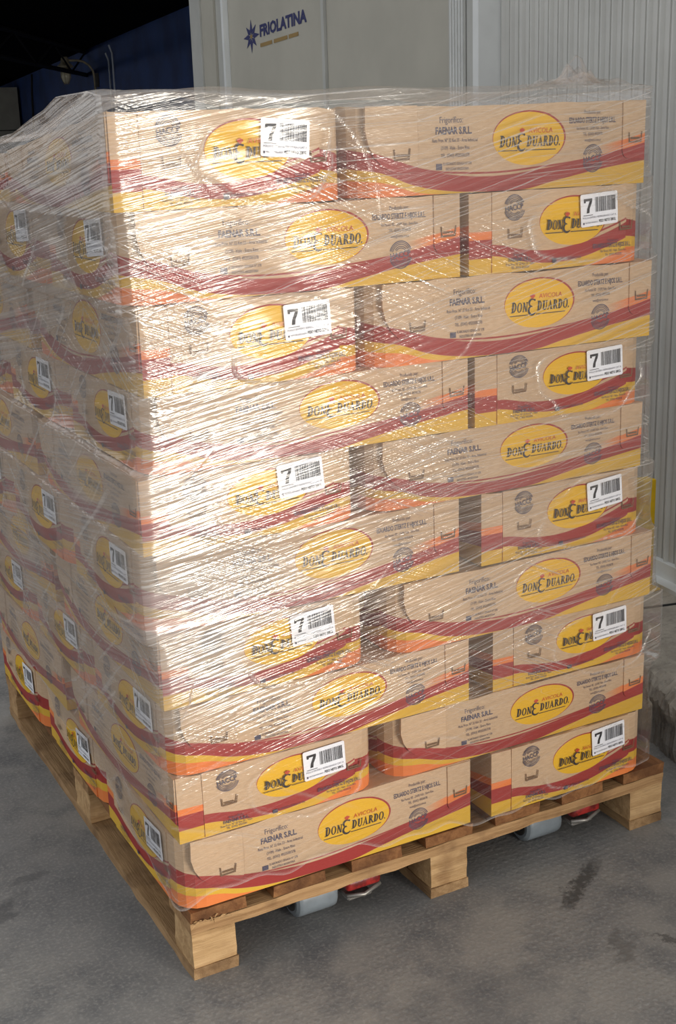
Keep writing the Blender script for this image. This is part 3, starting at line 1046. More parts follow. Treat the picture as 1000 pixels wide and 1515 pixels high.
def make_carton(row, x0, y0, turned, label, faces, group, rz=0.0, idx=0, lab=(0.0, 0.0, 0.0), crush=(1.0, 1.0)):
    """turned: the short end faces front. faces: which printed faces get flaps, lettering and label"""
    w, d = (BDp, BL) if turned else (BL, BDp)
    zc0, zc1 = sag(y0+d/2, ZB[10-row]), sag(y0+d/2, ZB[11-row])
    h = zc1-zc0-0.0012
    o = empty('carton', (x0+w/2, y0+d/2, zc0+0.0006), (PI/2 if turned else 0.0)+rz)
    tilt_ = Matrix.Rotation(-SAG*(zc0-ZB[0]), 3, 'X') @ Matrix.Rotation((PI/2 if turned else 0.0)+rz, 3, 'Z')
    o.rotation_euler = tilt_.to_euler()
    o.scale = (1, 1, h/BH)
    tag(o, label, 'carton', group)

    def fit(me, rot=0.0):
        """a crushed carton gets its own squeezed copy of the shared mesh: crush = height at the -X and +X end"""
        if crush == (1.0, 1.0): return me
        me = me.copy()
        sg = -1 if rot else 1
        for v in me.vertices:
            t_ = (sg*v.co.x + BL/2)/BL
            v.co.z *= crush[0] + (crush[1]-crush[0])*t_
        return me
    b = bpy.data.objects.new('body', fit(bodies[idx % 3])); link(b, o)
    BOXES.append((x0, x0+w, y0, y0+d, zc0, zc0 + (zc1-zc0)*max(crush)))
    fr_end = turned
    if 'front' in faces or 'left' in faces:
        show_end = ('front' in faces and turned) or ('left' in faces and not turned)
        show_long = ('front' in faces and not turned) or ('left' in faces and turned)
        if show_end:
            e = bpy.data.objects.new('end_panel', me_end_panel); link(e, o)
            for nm, me in END_INK: link(bpy.data.objects.new(nm, me), o)
            s = bpy.data.objects.new('stick_on_label', me_label); link(s, o)
            q = on_end(0.262+lab[0], H*0.71+lab[1], FT+0.0006)
            s.location = q; s.rotation_euler = (lab[2], 0, 0)
            s.scale = (1, 1, BH/h)
            s['label'] = 'white paper label with a large black 7 and a barcode'
            link(bpy.data.objects.new('printed_barcode', me_label_ink), s)
        if show_long:
            rot = PI if turned else 0.0
            for nm, me in [('ear_flap', me_flap_l), ('tuck_flap', me_flap_r)] + LONG_INK:
                c_ = bpy.data.objects.new(nm, fit(me, rot)); link(c_, o); c_.rotation_euler = (0, 0, rot)
    return o


jit = random.Random(21)
LABROT = {1: -0.05, 3: 0.05, 5: 0.10, 7: 0.07, 9: 0.06, 2: 0.06, 4: 0.03, 6: 0.06, 8: 0.06, 10: 0.07}
n_ = 0
for row in range(10, 0, -1):
    xl, xr_ = ROWS[row]
    turned_left = row % 2 == 1
    lw = layer_words(row)
    j = lambda a=0.006: jit.uniform(-a, a)
    rzj = lambda: jit.uniform(-0.008, 0.008)
    grp = 'cartons stacked on the pallet'
    tilt = LABROT[row]
    lr = lambda: (jit.uniform(-0.006, 0.006), jit.uniform(-0.003, 0.003), -tilt + jit.uniform(-0.03, 0.03))
    if turned_left:
        make_carton(row, xl, 0.004+j(0.004), True, 'kraft carton, %s, labelled end at the near front corner' % lw, ('front', 'left'), grp, rzj(), n_, lr(), (1.0, 0.64) if row == 1 else (1.0, 1.0)); n_ += 1
        make_carton(row, xl+j(), 0.585+j(), True, 'kraft carton, %s, far half of the shaded left side' % lw, ('left',), grp, rzj(), n_, crush=(0.62, 0.55) if row == 1 else (1.0, 1.0)); n_ += 1
        for k in range(3):
            y0 = 0.004+k*0.390+j(0.004)
            lab = 'kraft carton, %s, long printed side at right of the front' % lw if k == 0 else \
                'kraft carton, %s, %s behind the right front carton' % (lw, ('', 'next', 'last')[k])
            make_carton(row, xr_+(j(0.004) if k else 0), y0, False, lab, ('front',) if k == 0 else (), grp, rzj(), n_); n_ += 1
    else:
        for k in range(3):
            y0 = 0.004+k*0.392+j(0.004)
            lab = 'kraft carton, %s, long printed side at left of the front' % lw if k == 0 else \
                'kraft carton, %s, labelled end %s on the left side' % (lw, ('', 'in the middle', 'farthest back')[k])
            make_carton(row, xl+(j(0.006) if k else 0), y0, False, lab, ('front', 'left') if k == 0 else ('left',), grp, rzj(), n_, lr()); n_ += 1
        make_carton(row, xr_, 0.004+j(0.004), True, 'kraft carton, %s, labelled end at right of the front' % lw, ('front',), grp, rzj(), n_, lr()); n_ += 1
        make_carton(row, xr_+j(0.004), 0.585+j(), True, 'kraft carton, %s, back right behind the labelled front end' % lw, (), grp, rzj(), n_); n_ += 1


# ------------------------------------------------------------------ pallet
def wood(name, axis, c0, c1, c2):
    nt = NT(name)
    co = nt.coord()
    oi = nt.n('ShaderNodeObjectInfo')
    sh = nt.n('ShaderNodeVectorMath', operation='ADD')
    nt.put(sh.inputs[0], co)
    cmb = nt.n('ShaderNodeCombineXYZ')
    for i in range(3): nt.put(cmb.inputs[i], nt.math('MULTIPLY', oi.outputs['Random'], 7.0+i))
    nt.put(sh.inputs[1], cmb.outputs[0])
    sc = {'x': (2, 40, 40), 'y': (40, 2, 40)}[axis]
    g = nt.noise(nt.mapping(sh.outputs[0], scale=sc), 1.6, 5, 0.65, 0.6)
    b = nt.noise(sh.outputs[0], 9, 4)
    f = nt.noise(nt.mapping(sh.outputs[0], scale=sc), 7.0, 3, 0.7)
    col = nt.mix(nt.ramp(g, 0.3, 0.7), lin(*c0), lin(*c1))
    col = nt.mix(nt.math('MULTIPLY', nt.ramp(b, 0.48, 0.72), 0.75), col, lin(*c2))
    col = nt.mix(nt.math('MULTIPLY', nt.ramp(f, 0.55, 0.8), 0.4), col, tuple(0.45*q for q in lin(*c2)[:3]) + (1,))
    nt.principled(col, 0.75, 0.0, nt.bump(nt.math('ADD', g, f), 0.5, 0.004), 0.3)
    return nt.m


mat_deck = wood('damp_deck_wood', 'y', (118, 76, 44), (150, 104, 64), (78, 48, 28))
mat_string = wood('sawn_stringer_wood', 'x', (148, 112, 74), (186, 148, 104), (104, 74, 48))
mat_block = wood('pine_block', 'x', (172, 136, 92), (206, 170, 124), (132, 96, 62))
mat_runner = wood('runner_wood', 'y', (142, 110, 74), (176, 142, 102), (100, 74, 50))

pal = empty('wooden_pallet', (0, 0, 0))
tag(pal, 'worn wooden block pallet carrying the wrapped stack of cartons', 'pallet')


def rough_board(name, x0, x1, y0, y1, z0, z1, mat, rough=0.0012, long_axis='y'):
    """a sawn board: subdivided along its length with ragged edges"""
    n = 26 if max(x1-x0, y1-y0) > 0.3 else 6
    verts, faces = [], []
    for i in range(n+1):
        t_ = i/n
        for (p, q) in ((0, 0), (1, 0), (1, 1), (0, 1)):
            dx, dz = random.gauss(0, rough), random.gauss(0, rough*0.6)
            if long_axis == 'y': verts.append(((x0, x1)[p]+dx, y0+(y1-y0)*t_ + random.gauss(0, rough*0.5), (z0, z1)[q]+(dz if q else 0.3*dz)))
            else: verts.append((x0+(x1-x0)*t_ + random.gauss(0, rough*0.5), (y0, y1)[p]+dx, (z0, z1)[q]+dz))
    for i in range(n):
        a = 4*i
        for k in range(4):
            faces.append((a+k, a+(k+1) % 4, a+4+(k+1) % 4, a+4+k))
    faces.append((3, 2, 1, 0)); faces.append((4*n, 4*n+1, 4*n+2, 4*n+3))
    bm_ = bmesh.new()
    vv_ = [bm_.verts.new(v) for v in verts]
    for f in faces: bm_.faces.new([vv_[i] for i in f])
    bmesh.ops.recalc_face_normals(bm_, faces=bm_.faces[:])
    return bm_obj(name, bm_, mat, pal)


Z1, Z2, Z3, Z4 = 0.020, 0.083, 0.105, 0.127
bx = (0.0, 0.46, 0.92)
for x0 in bx:
    rough_board('bottom_board', x0, x0+0.08, 0.0, 1.2, 0.0, Z1-0.0005, mat_runner)
    for y0 in (0.002, 0.55, 1.118):
        bm = bmesh.new()
        add_box(bm, x0+0.001, x0+0.079, y0, y0+(0.10 if y0 == 0.55 else 0.08), Z1, Z2, 0.0, 0.0008)
        bmesh.ops.subdivide_edges(bm, edges=bm.edges[:], cuts=3, use_grid_fill=True)
        for v in bm.verts: v.co += Vector((random.gauss(0, 0.0006), random.gauss(0, 0.0006), 0))
        bm_obj('block', bm, mat_block, pal)
for y0 in (0.0, 0.55, 1.10):
    rough_board('stringer_board', 0.0, 1.0, y0, y0+0.10, Z2+0.0005, Z3, mat_string, 0.0013, 'x')
for k in range(7):
    x0 = k*0.15
    rough_board('deck_board', x0, x0+0.10, 0.0, 1.2, Z3+0.0012, Z4, mat_deck, 0.0012)
# nail heads on the front of the blocks' boards and splinters at the near corner
for k in range(9):
    bm = bmesh.new()
    a = Vector((0.006+0.012*k*0.6, 0.002, Z3+0.001+random.uniform(-0.006, 0.004)))
    b = a + Vector((random.uniform(-0.03, 0.02), -random.uniform(0.006, 0.016), random.uniform(-0.006, 0.010)))
    add_tube(bm, [a, (a+b)/2+Vector((0, 0, 0.002)), b], [0.0016, 0.0012, 0.0005], 5)
    bm_obj('splinter', bm, mat_block, pal)

# ------------------------------------------------------------------ pallet truck under the pallet
mat_redpaint = simple('worn_red_paint', (140, 34, 30), 0.4, 0.0, 0.55, 60, 0.25, 90)
mat_steel = simple('bare_worn_steel', (150, 146, 140), 0.4, 0.6, 0.2, 30)
mat_roller = simple('grey_nylon_roller', (128, 136, 142), 0.4, 0.0, 0.12, 24, 0.05, 60)
mat_hub = simple('dirty_axle_steel', (70, 68, 66), 0.5, 0.5, 0.2)
jack = empty('pallet_truck', (0, 0, 0))
tag(jack, 'red pallet truck with grey rollers, forks pushed under the pallet', 'pallet truck')
for fx in (0.205, 0.700):
    FW = 0.155
    bm = bmesh.new()
    # fork channel with a tapered nose towards the front
    prof = [(0.060, 0.052, 0.030), (0.085, 0.066, 0.010), (0.16, 0.076, 0.0), (1.55, 0.076, 0.0)]
    rings = []
    for (y, zt, inset) in prof:
        x0, x1 = fx+inset, fx+FW-inset
        rings.append([bm.verts.new(p) for p in ((x0, y, 0.044), (x0, y, zt-0.006), (x0+0.006, y, zt), (x1-0.006, y, zt), (x1, y, zt-0.006), (x1, y, 0.044),
                                                (x1-0.008, y, 0.044), (x1-0.008, y, zt-0.010), (x0+0.008, y, zt-0.010), (x0+0.008, y, 0.044))])
    for a, b in zip(rings, rings[1:]):
        for k in range(10): bm.faces.new((a[k], a[(k+1) % 10], b[(k+1) % 10], b[k]))
    bm.faces.new(rings[0]); bm.faces.new(list(reversed(rings[-1])))
    bmesh.ops.recalc_face_normals(bm, faces=bm.faces[:])
    bm_obj('fork', bm, mat_redpaint, jack)
    # roller in the left half, its bracket and the red nose in the right half
    rl = bm = bmesh.new()
    add_lathe(bm, [(0.010, 0.0), (0.030, 0.0), (0.0365, 0.004), (0.0375, 0.012), (0.0375, 0.070), (0.0365, 0.078), (0.030, 0.082), (0.010, 0.082)], (fx+0.012, 0.085, 0.0375), (1, 0, 0), 30)
    rl = bm_obj('roller', bm, mat_roller, jack, False)
    for p_ in rl.data.polygons: p_.use_smooth = abs(p_.normal.x) < 0.5
    bm = bmesh.new(); add_lathe(bm, [(0.013, -0.006), (0.015, -0.001), (0.012, 0.09), (0.012, 0.15)], (fx+0.008, 0.085, 0.0375), (1, 0, 0), 14)
    bm_obj('axle', bm, mat_hub, rl, True)
    bm = bmesh.new(); add_lathe(bm, [(0.006, -0.0015), (0.024, -0.0015), (0.026, 0.003), (0.02, 0.004)], (fx+0.012, 0.085, 0.0375), (1, 0, 0), 20)
    bm_obj('hub_cap', bm, mat_hub, rl)
    bm = bmesh.new()
    add_box(bm, fx+0.098, fx+0.168, 0.026, 0.13, 0.050, 0.080, 0.008, 0, 3)
    for v in bm.verts:
        k = max(0.0, (0.075-v.co.y)/0.055)
        v.co.z = 0.080 - (0.080-v.co.z)*(1-0.35*k) - 0.012*k
    bm_obj('nose', bm, mat_redpaint, jack, True)
    bm = bmesh.new(); add_box(bm, fx+0.100, fx+0.150, 0.028, 0.10, 0.030, 0.038, 0.003)
    bm_obj('skid_plate', bm, mat_steel, jack)
    bm = bmesh.new(); add_tube(bm, [(fx+0.098, 0.03, 0.042), (fx+0.13, 0.022, 0.040), (fx+0.165, 0.03, 0.046), (fx+0.168, 0.08, 0.052)], 0.004, 8)
    bm_obj('guide_bar', bm, mat_steel, jack, True)
    bm = bmesh.new(); add_box(bm, fx+0.07, fx+0.085, 0.2, 1.5, 0.045, 0.060, 0.002); bm_obj('push_rod', bm, mat_hub, jack)
# body behind the pallet
bm = bmesh.new(); add_box(bm, 0.205, 0.855, 1.50, 1.58, 0.05, 0.22, 0.012, 0, 2); add_box(bm, 0.40, 0.66, 1.55, 1.66, 0.10, 0.42, 0.02, 0, 2); bm_obj('head', bm, mat_redpaint, jack)
bm = bmesh.new(); add_lathe(bm, [(0.045, 0.10), (0.05, 0.12), (0.05, 0.34), (0.03, 0.36), (0.025, 0.50)], (0.53, 1.70, 0.0), (0, 0, 1)); bm_obj('pump', bm, mat_steel, jack, True)
for dx in (-0.045, 0.045):
    bm = bmesh.new(); add_lathe(bm, [(0.02, 0), (0.08, 0.0), (0.09, 0.006), (0.09, 0.044), (0.08, 0.05), (0.02, 0.05)], (0.53+dx-0.025, 1.70, 0.09), (1, 0, 0), 24); bm_obj('steer_wheel', bm, mat_roller, jack, True)
bm = bmesh.new(); add_tube(bm, [(0.53, 1.70, 0.40), (0.53, 1.78, 1.0)], 0.018, 10)
add_tube(bm, [(0.53, 1.78, 1.0), (0.45, 1.79, 1.06), (0.45, 1.80, 1.16), (0.53, 1.805, 1.20), (0.61, 1.80, 1.16), (0.61, 1.79, 1.06), (0.53, 1.78, 1.0)], 0.013, 8); bm_obj('handle', bm, mat_redpaint, jack, True)

# ------------------------------------------------------------------ company logo on the cold-room door
mat_navy = simple('navy_vinyl', (40, 44, 96), 0.5, 0.0, 0.05)
mat_gold = simple('ochre_vinyl', (150, 122, 70), 0.5, 0.0, 0.05)
P_A = (3.114, 1.7805); P_B = (2.515, 1.7934)      # baseline ends on the door


def on_door(a, b, off):
    """a: metres to the right along the baseline from its start, b up"""
    k = (P_B[1]-P_A[1])/(P_A[0]-P_B[0])
    return tuple(wpt(P_A[0]-a, P_A[1]+b+k*a, 0.020+off))


ik = Ink()
ik.text('FRIOLATINA', 0.0, 0.0, 0.047, 0, align='LEFT', bold=0.045, width=0.598)
for x0, x1 in ((0.0, 0.16), (0.185, 0.36), (0.375, 0.495)):
    ik.rect(x0, -0.046, x1, -0.030, 1)
scx, scy = -0.122, 0.012
for k in range(8):
    a = PI/2 + k*PI/4
    rx, ry = (0.115, 0.074) if k % 2 == 0 else (0.100, 0.066)
    tip = (scx+rx*math.cos(a), scy+ry*math.sin(a))
    m0 = 0.045
    for sgn, mm in ((1, 0), (-1, 0)):
        b_ = a + sgn*PI/8*1.0
        ik.poly([(scx+m0*0.25*math.cos(a), scy+m0*0.17*math.sin(a)), tip, (scx+m0*math.cos(b_)*1.05, scy+m0*0.68*math.sin(b_))][::sgn], mm)
ik.poly([(scx-0.022, scy), (scx, scy-0.010), (scx+0.022, scy), (scx, scy+0.010)], 1)
lg = ik.build('company_logo', on_door, [mat_navy, mat_gold], leaf2, 0.0012)
lg['label'] = 'navy company logo with an eight-pointed star and ochre bars'

# ------------------------------------------------------------------ stretch film
def film_material():
    nt = NT('stretch_film')
    uvn = nt.n('ShaderNodeUVMap'); uvn.uv_map = 'UVMap'
    uv = uvn.outputs[0]
    haze_glare = nt.n('ShaderNodeAttribute', attribute_name='haze_glare').outputs['Fac']
    side = nt.n('ShaderNodeAttribute', attribute_name='side').outputs['Fac']
    crease = nt.n('ShaderNodeAttribute', attribute_name='crease').outputs['Fac']
    clear = nt.n('ShaderNodeAttribute', attribute_name='cling').outputs['Fac']

    def streak(ang, along, across, lo, hi, seed, det=2.0):
        m_ = nt.mapping(nt.mapping(uv, (seed, seed*1.7, 0), (0, 0, -ang)), scale=(along, across, 1))
        return nt.ramp(nt.noise(m_, 1.0, det, 0.6), lo, hi)
    big = nt.noise(nt.mapping(uv, (2, 5, 0)), 3.2, 1)
    big2 = nt.noise(nt.mapping(uv, (9, 1, 0)), 4.1, 1)
    # fine pulls: nearly level, rising to the right, some falling
    f1 = nt.math('MULTIPLY', streak(0.24, 2.4, 330, .55, .72, 1.3, 1.0), nt.ramp(big, .34, .50))
    f2 = nt.math('MULTIPLY', streak(-0.46, 2.6, 310, .58, .72, 4.1, 1.0), nt.ramp(big2, .50, .64))
    f3 = nt.math('MULTIPLY', streak(0.05, 2.2, 360, .58, .72, 7.7, 1.0), nt.ramp(big, .62, .42))
    front = nt.math('MAXIMUM', nt.math('MAXIMUM', f1, f2), f3)
    l1 = nt.math('MULTIPLY', streak(0.62, 3.0, 70, .54, .72, 2.9, 1.0), nt.ramp(big2, .42, .60))
    l2 = nt.math('MULTIPLY', streak(-0.55, 3.0, 130, .55, .73, 5.5, 1.0), nt.ramp(big, .42, .60))
    left = nt.math('MAXIMUM', l1, l2)
    pull = nt.mix(side, front, nt.math('MULTIPLY', left, 0.6))
    pull = nt.math('MULTIPLY', pull, nt.math('SUBTRACT', 1.0, nt.math('MULTIPLY', clear, 0.6)))
    pull = nt.math('MULTIPLY', pull, nt.ramp(haze_glare, 0.01, 0.09, 0.25, 1.0))
    # long soft relief along the pulls scatters the added light's reflection
    soft1 = streak(0.16, 1.6, 190, .25, .75, 11.0, 1.0)
    soft2 = streak(-0.36, 1.7, 165, .25, .75, 14.0, 1.0)
    h = nt.math('ADD', nt.math('ADD', nt.math('MULTIPLY', soft1, 1.0), nt.math('MULTIPLY', soft2, nt.ramp(big2, .45, .6, 0.1, 0.9))),
                nt.math('ADD', nt.math('MULTIPLY', pull, 0.5), nt.math('MULTIPLY', crease, 1.5)))
    h = nt.math('MULTIPLY', h, nt.ramp(side, 0.0, 1.0, 1.0, 0.5, False))
    h = nt.math('MULTIPLY', h, nt.ramp(haze_glare, 0.015, 0.10, 0.35, 1.0))
    nrm = nt.bump(h, 0.6, 0.0015)
    fres = nt.n('ShaderNodeFresnel'); fres.inputs[0].default_value = 1.45; nt.put(fres.inputs['Normal'], nrm)
    tr = nt.n('ShaderNodeBsdfTransparent'); tr.inputs[0].default_value = (0.97, 0.97, 0.98, 1)
    gl = nt.n('ShaderNodeBsdfGlossy'); gl.inputs['Color'].default_value = (1.0, 0.98, 0.94, 1)
    gl.inputs['Roughness'].default_value = 0.17
    nt.put(gl.inputs['Normal'], nrm)
    df = nt.n('ShaderNodeBsdfDiffuse'); df.inputs[0].default_value = (0.78, 0.75, 0.72, 1); nt.put(df.inputs['Normal'], nrm)
    tl = nt.n('ShaderNodeBsdfTranslucent'); tl.inputs[0].default_value = (0.78, 0.75, 0.72, 1)
    milk = nt.n('ShaderNodeMixShader'); milk.inputs[0].default_value = 0.35
    nt.t.links.new(df.outputs[0], milk.inputs[1]); nt.t.links.new(tl.outputs[0], milk.inputs[2])
    # how milky: more layers, painted front glare, more pulls, creases
    hz = nt.math('MULTIPLY', haze_glare, nt.ramp(soft1, 0.0, 1.0, 0.55, 1.15, False))
    hz = nt.math('ADD', hz, nt.math('MULTIPLY', pull, 0.46))
    hz = nt.math('ADD', hz, nt.math('MULTIPLY', crease, 0.45))
    hz = nt.math('MINIMUM', hz, 0.85)
    m1 = nt.n('ShaderNodeMixShader'); nt.put(m1.inputs[0], hz)
    nt.t.links.new(tr.outputs[0], m1.inputs[1]); nt.t.links.new(milk.outputs[0], m1.inputs[2])
    # several wraps reflect more than one; the painted front glare adds sheen
    k = nt.math('MULTIPLY', fres.outputs[0], nt.math('ADD', 0.85, nt.math('MULTIPLY', haze_glare, 5.5)))
    k = nt.math('MINIMUM', nt.math('ADD', k, nt.math('MULTIPLY', pull, 0.16)), 0.8)
    k = nt.math('MINIMUM', k, nt.ramp(side, 0.0, 1.0, 0.6, 0.24, False))  # sheen cut off the front, imitating darker surroundings in the reflection
    m2 = nt.n('ShaderNodeMixShader'); nt.put(m2.inputs[0], k)
    nt.t.links.new(m1.outputs[0], m2.inputs[1]); nt.t.links.new(gl.outputs[0], m2.inputs[2])
    nt.t.links.new(m2.outputs[0], nt.out.inputs[0])
    return nt.m


def smoothstep(a, b, x):
    t_ = np.clip((x-a)/(b-a), 0, 1)
    return t_*t_*(3-2*t_)


def waves(p, q, n, fmin, fmax, seed, stretch=1.0, ang=None):
    r = np.random.default_rng(seed)
    out = np.zeros(np.broadcast(p, q).shape)
    for _ in range(n):
        f = r.uniform(fmin, fmax)
        a = r.uniform(0, PI) if ang is None else ang + r.normal()*0.25
        out += np.sin(2*PI*f*(p*math.cos(a) + q*math.sin(a)*stretch) + r.uniform(0, 2*PI))
    return out/math.sqrt(n)


def build_film():
    zt = np.linspace(0.10, 1.41, 400)
    BX = np.array(BOXES)
    big = 0.02

    def extent(col, sgn, cond):
        e = np.zeros_like(zt)
        for i, z in enumerate(zt):
            m = (BX[:, 4]-0.012 < z) & (BX[:, 5]+0.012 > z) & cond
            if not m.any(): m = (np.abs(BX[:, 4]-np.clip(z, 0.14, 1.3)) < 0.14) & cond
            e[i] = sgn*np.max(sgn*BX[m, col])
        ker = np.exp(-0.5*(np.arange(-14, 15)/5.0)**2); ker /= ker.sum()
        sm = np.convolve(np.pad(e, 14, mode='edge'), ker, 'valid')
        return sgn*np.maximum(sgn*sm, sgn*e)
    allb = np.ones(len(BX), bool)
    x0 = extent(0, -1, allb) - 0.0125; x1 = extent(1, 1, allb) + 0.0125
    y0 = extent(2, -1, allb) - 0.0125; y1 = extent(3, 1, allb) + 0.0125
    # loop: back-left corner -> front along the left, across the front, back along the right, across the back
    NL, NF, NR, NB = 250, 330, 70, 60
    R = 0.022
    cols = []          # (kind, t)
    for i in range(NL): cols.append((0, i/NL))
    for i in range(NF): cols.append((1, i/NF))
    for i in range(NR): cols.append((2, i/NR))
    for i in range(NB): cols.append((3, i/NB))
    n = len(cols)
    kind = np.array([c[0] for c in cols]); tt = np.array([c[1] for c in cols])
    nz = len(zt)
    X = np.zeros((nz, n)); Y = np.zeros((nz, n)); NXa = np.zeros(n); NYa = np.zeros(n)
    for k in range(4):
        m = kind == k
        t_ = tt[m][None, :]
        a, b = x0[:, None], x1[:, None]; c, d = y0[:, None], y1[:, None]
        if k == 0: X[:, m] = a; Y[:, m] = d + (c-d)*t_; NXa[m] = -1
        if k == 1: X[:, m] = a + (b-a)*t_; Y[:, m] = c; NYa[m] = -1
        if k == 2: X[:, m] = b; Y[:, m] = c + (d-c)*t_; NXa[m] = 1
        if k == 3: X[:, m] = b + (a-b)*t_; Y[:, m] = d; NYa[m] = 1
    # rounded corners
    for (cx, cy, sx, sy) in ((0, 0, -1, -1), (1, 0, 1, -1), (1, 1, 1, 1), (0, 1, -1, 1)):
        ex = (x0, x1)[cx][:, None]; ey = (y0, y1)[cy][:, None]
        dx = (ex - X)*sx; dy = (ey - Y)*sy
        m = (dx < R) & (dy < R)
        vx = R-dx; vy = R-dy
        mx = np.maximum(vx, vy); ln = np.hypot(vx, vy) + 1e-9
        kx = np.where(m, mx/ln, 1)
        X = np.where(m, ex - sx*R + sx*vx*kx, X); Y = np.where(m, ey - sy*R + sy*vy*kx, Y)
    seglen = np.hypot(np.diff(X[100]), np.diff(Y[100]))
    S = np.concatenate([[0], np.cumsum(seglen)])
    Sg = np.broadcast_to(S[None, :], (nz, n)); 
    # top and bottom edge of the film along the loop
    fx = tt; left = kind == 0; front = kind == 1
    yb = 1-tt
    zbot = np.full(n, 0.16)
    zbot[front] = 0.150 + 0.012*np.sin(7*fx[front]) - 0.006*fx[front]
    yy = yb[left]*1.19
    zbot[left] = np.interp(yy, [0, 0.10, 0.30, 0.42, 0.60, 0.80, 0.95, 1.19], [0.150, 0.165, 0.205, 0.245, 0.235, 0.285, 0.262, 0.23])
    zbot += 0.006*np.sin(S*31) + 0.004*np.sin(S*67+1)
    ztop = np.full(n, 1.392)
    ztop[front] = 1.392 + 0.004*np.sin(fx[front]*17) + 0.006*smoothstep(0.85, 0.97, fx[front])
    ztop[left] = np.interp(yy, [0, 0.06, 0.2, 0.45, 0.7, 1.0, 1.19], [1.392, 1.400, 1.398, 1.352, 1.332, 1.325, 1.32])
    bk = kind == 3
    ztop[bk] = np.interp(tt[bk], [0, 0.45, 0.65, 1.0], [1.392, 1.38, 1.33, 1.32])
    tz = np.linspace(0, 1, nz)
    # rows are re-spaced between the two edges of each column
    Z = zbot[None, :] + (ztop-zbot)[None, :]*tz[:, None]
    idx = np.clip((Z-zt[0])/(zt[1]-zt[0]), 0, nz-1.001)
    i0 = idx.astype(int); fr = idx-i0
    cidx = np.arange(n)[None, :]
    X = X[i0, cidx]*(1-fr) + X[i0+1, cidx]*fr
    Y = Y[i0, cidx]*(1-fr) + Y[i0+1, cidx]*fr
    # relief: pulls, bulges over hollows, the billow at the far upper left
    rel = 0.0014*waves(Sg, Z, 10, 2, 7, 3) + 0.00025*waves(Sg, Z, 14, 14, 30, 4, ang=1.45)
    rel = np.maximum(rel, -0.003)
    YL = Y
    bil = np.where(left[None, :], 0.022*smoothstep(1.0, 1.3, Z)*smoothstep(0.25, 0.8, YL), 0)
    rel = rel + bil
    X = X + NXa[None, :]*rel; Y = Y + NYa[None, :]*rel
    # attributes
    sf = np.where(front[None, :], X, 0)                     # x on the front
    haze_glare = np.full((nz, n), 0.10)
    lo = waves(Sg, Z, 8, 0.8, 2.5, 9)
    F = front[None, :]; Lm = left[None, :]
    body = smoothstep(0.34, 0.46, Z + 0.10*(X-0.4))
    hf = 0.020 + 0.075*body + 0.30*np.exp(-((X-0.02)/0.15)**2)*smoothstep(0.40, 0.60, Z)*(1-smoothstep(0.90, 1.12, Z)) + 0.05*np.exp(-((Z-0.70)/0.10)**2)*np.exp(-((X-0.2)/0.35)**2)  # soft patches at front left paint the bright glare into the film
    hf *= 1 + 0.25*lo
    # lower wrap ends on a slanting line (fewer layers beneath it)
    hl = 0.16 + 0.05*lo
    diag = Z + 0.30*(Y-0.75)
    hl = np.where(diag > 1.19, 0.10, np.where(diag > 0.93, 0.52, 0.38 + 0.10*lo))
    hl *= 0.18 + 0.82*smoothstep(0.25, 0.42, Z)
    haze_glare = np.where(F, hf, np.where(Lm, hl, haze_glare))
    # where film sticks flat to the label ends it is clearer, with a bright crease round it
    cling = np.zeros((nz, n)); crease = np.zeros((nz, n))
    r = np.random.default_rng(5)

    def stick(P, cx, cz, rx, rz, mask, strength=1.0):
        nonlocal cling, crease
        th = np.arctan2((Z-cz)/rz, (P-cx)/rx)
        wob = 1 + 0.08*np.sin(2*th+r.uniform(0, 6)) + 0.07*np.sin(3*th+r.uniform(0, 6)) + 0.035*np.sin(7*th+r.uniform(0, 6))
        d = np.hypot((P-cx)/rx, (Z-cz)/rz)/wob
        cling = np.where(mask, np.maximum(cling, 1-smoothstep(0.85, 1.0, d)), cling)
        w = 0.022
        pa, pb = r.uniform(0, 6), r.uniform(0, 6)
        amp = strength*np.clip(0.45-0.5*np.sin(th)+0.45*np.sin(2*th+pa)+0.3*np.sin(5*th+pb), 0.0, 0.9)
        crease = np.where(mask, np.maximum(crease, amp*np.exp(-((d-1.0)/w)**2)), crease)
    for row in range(1, 11):
        xl, xr_ = ROWS[row]
        zc = (ZB[10-row]+ZB[11-row])/2
        if row % 2 == 1: stick(X, xl+0.235, zc, 0.115, 0.060, F, 1.0 if row in (1, 3, 7, 9) else 0.4)
        else:
            stick(X, xr_+0.235, zc, 0.120, 0.060, F, 1.0)
            for k in range(3): stick(-Y, -(0.13+0.392*k), sag(0.2+0.39*k, zc), 0.105, 0.060, Lm, 0.8 if row > 3 else 0.4)
    # a few loose creases
    for _ in range(26):
        cx, cz = r.uniform(0.0, 0.93), r.uniform(0.2, 1.36)
        a = r.normal()*0.5; ln = r.uniform(0.03, 0.10)
        dx, dz = X-cx, Z-cz
        al = dx*math.cos(a)+dz*math.sin(a); ac = -dx*math.sin(a)+dz*math.cos(a) + 3*r.normal()*al*al
        crease = np.where(F, np.maximum(crease, 0.5*np.exp(-(ac/0.0022)**2-(al/ln)**4)), crease)
    for _ in range(26):
        cy, cz = r.uniform(0.0, 1.1), r.uniform(0.25, 1.36)
        a = r.normal()*0.6; ln = r.uniform(0.05, 0.2)
        dx, dz = -(Y-cy), Z-cz
        al = dx*math.cos(a)+dz*math.sin(a); ac = -dx*math.sin(a)+dz*math.cos(a) + 2*r.normal()*al*al
        crease = np.where(Lm, np.maximum(crease, 0.4*np.exp(-(ac/0.003)**2-(al/ln)**4)), crease)
    # rope-like lower edge
    crease = np.maximum(crease, 0.7*np.exp(-((Z-zbot[None, :])/0.004)**2))
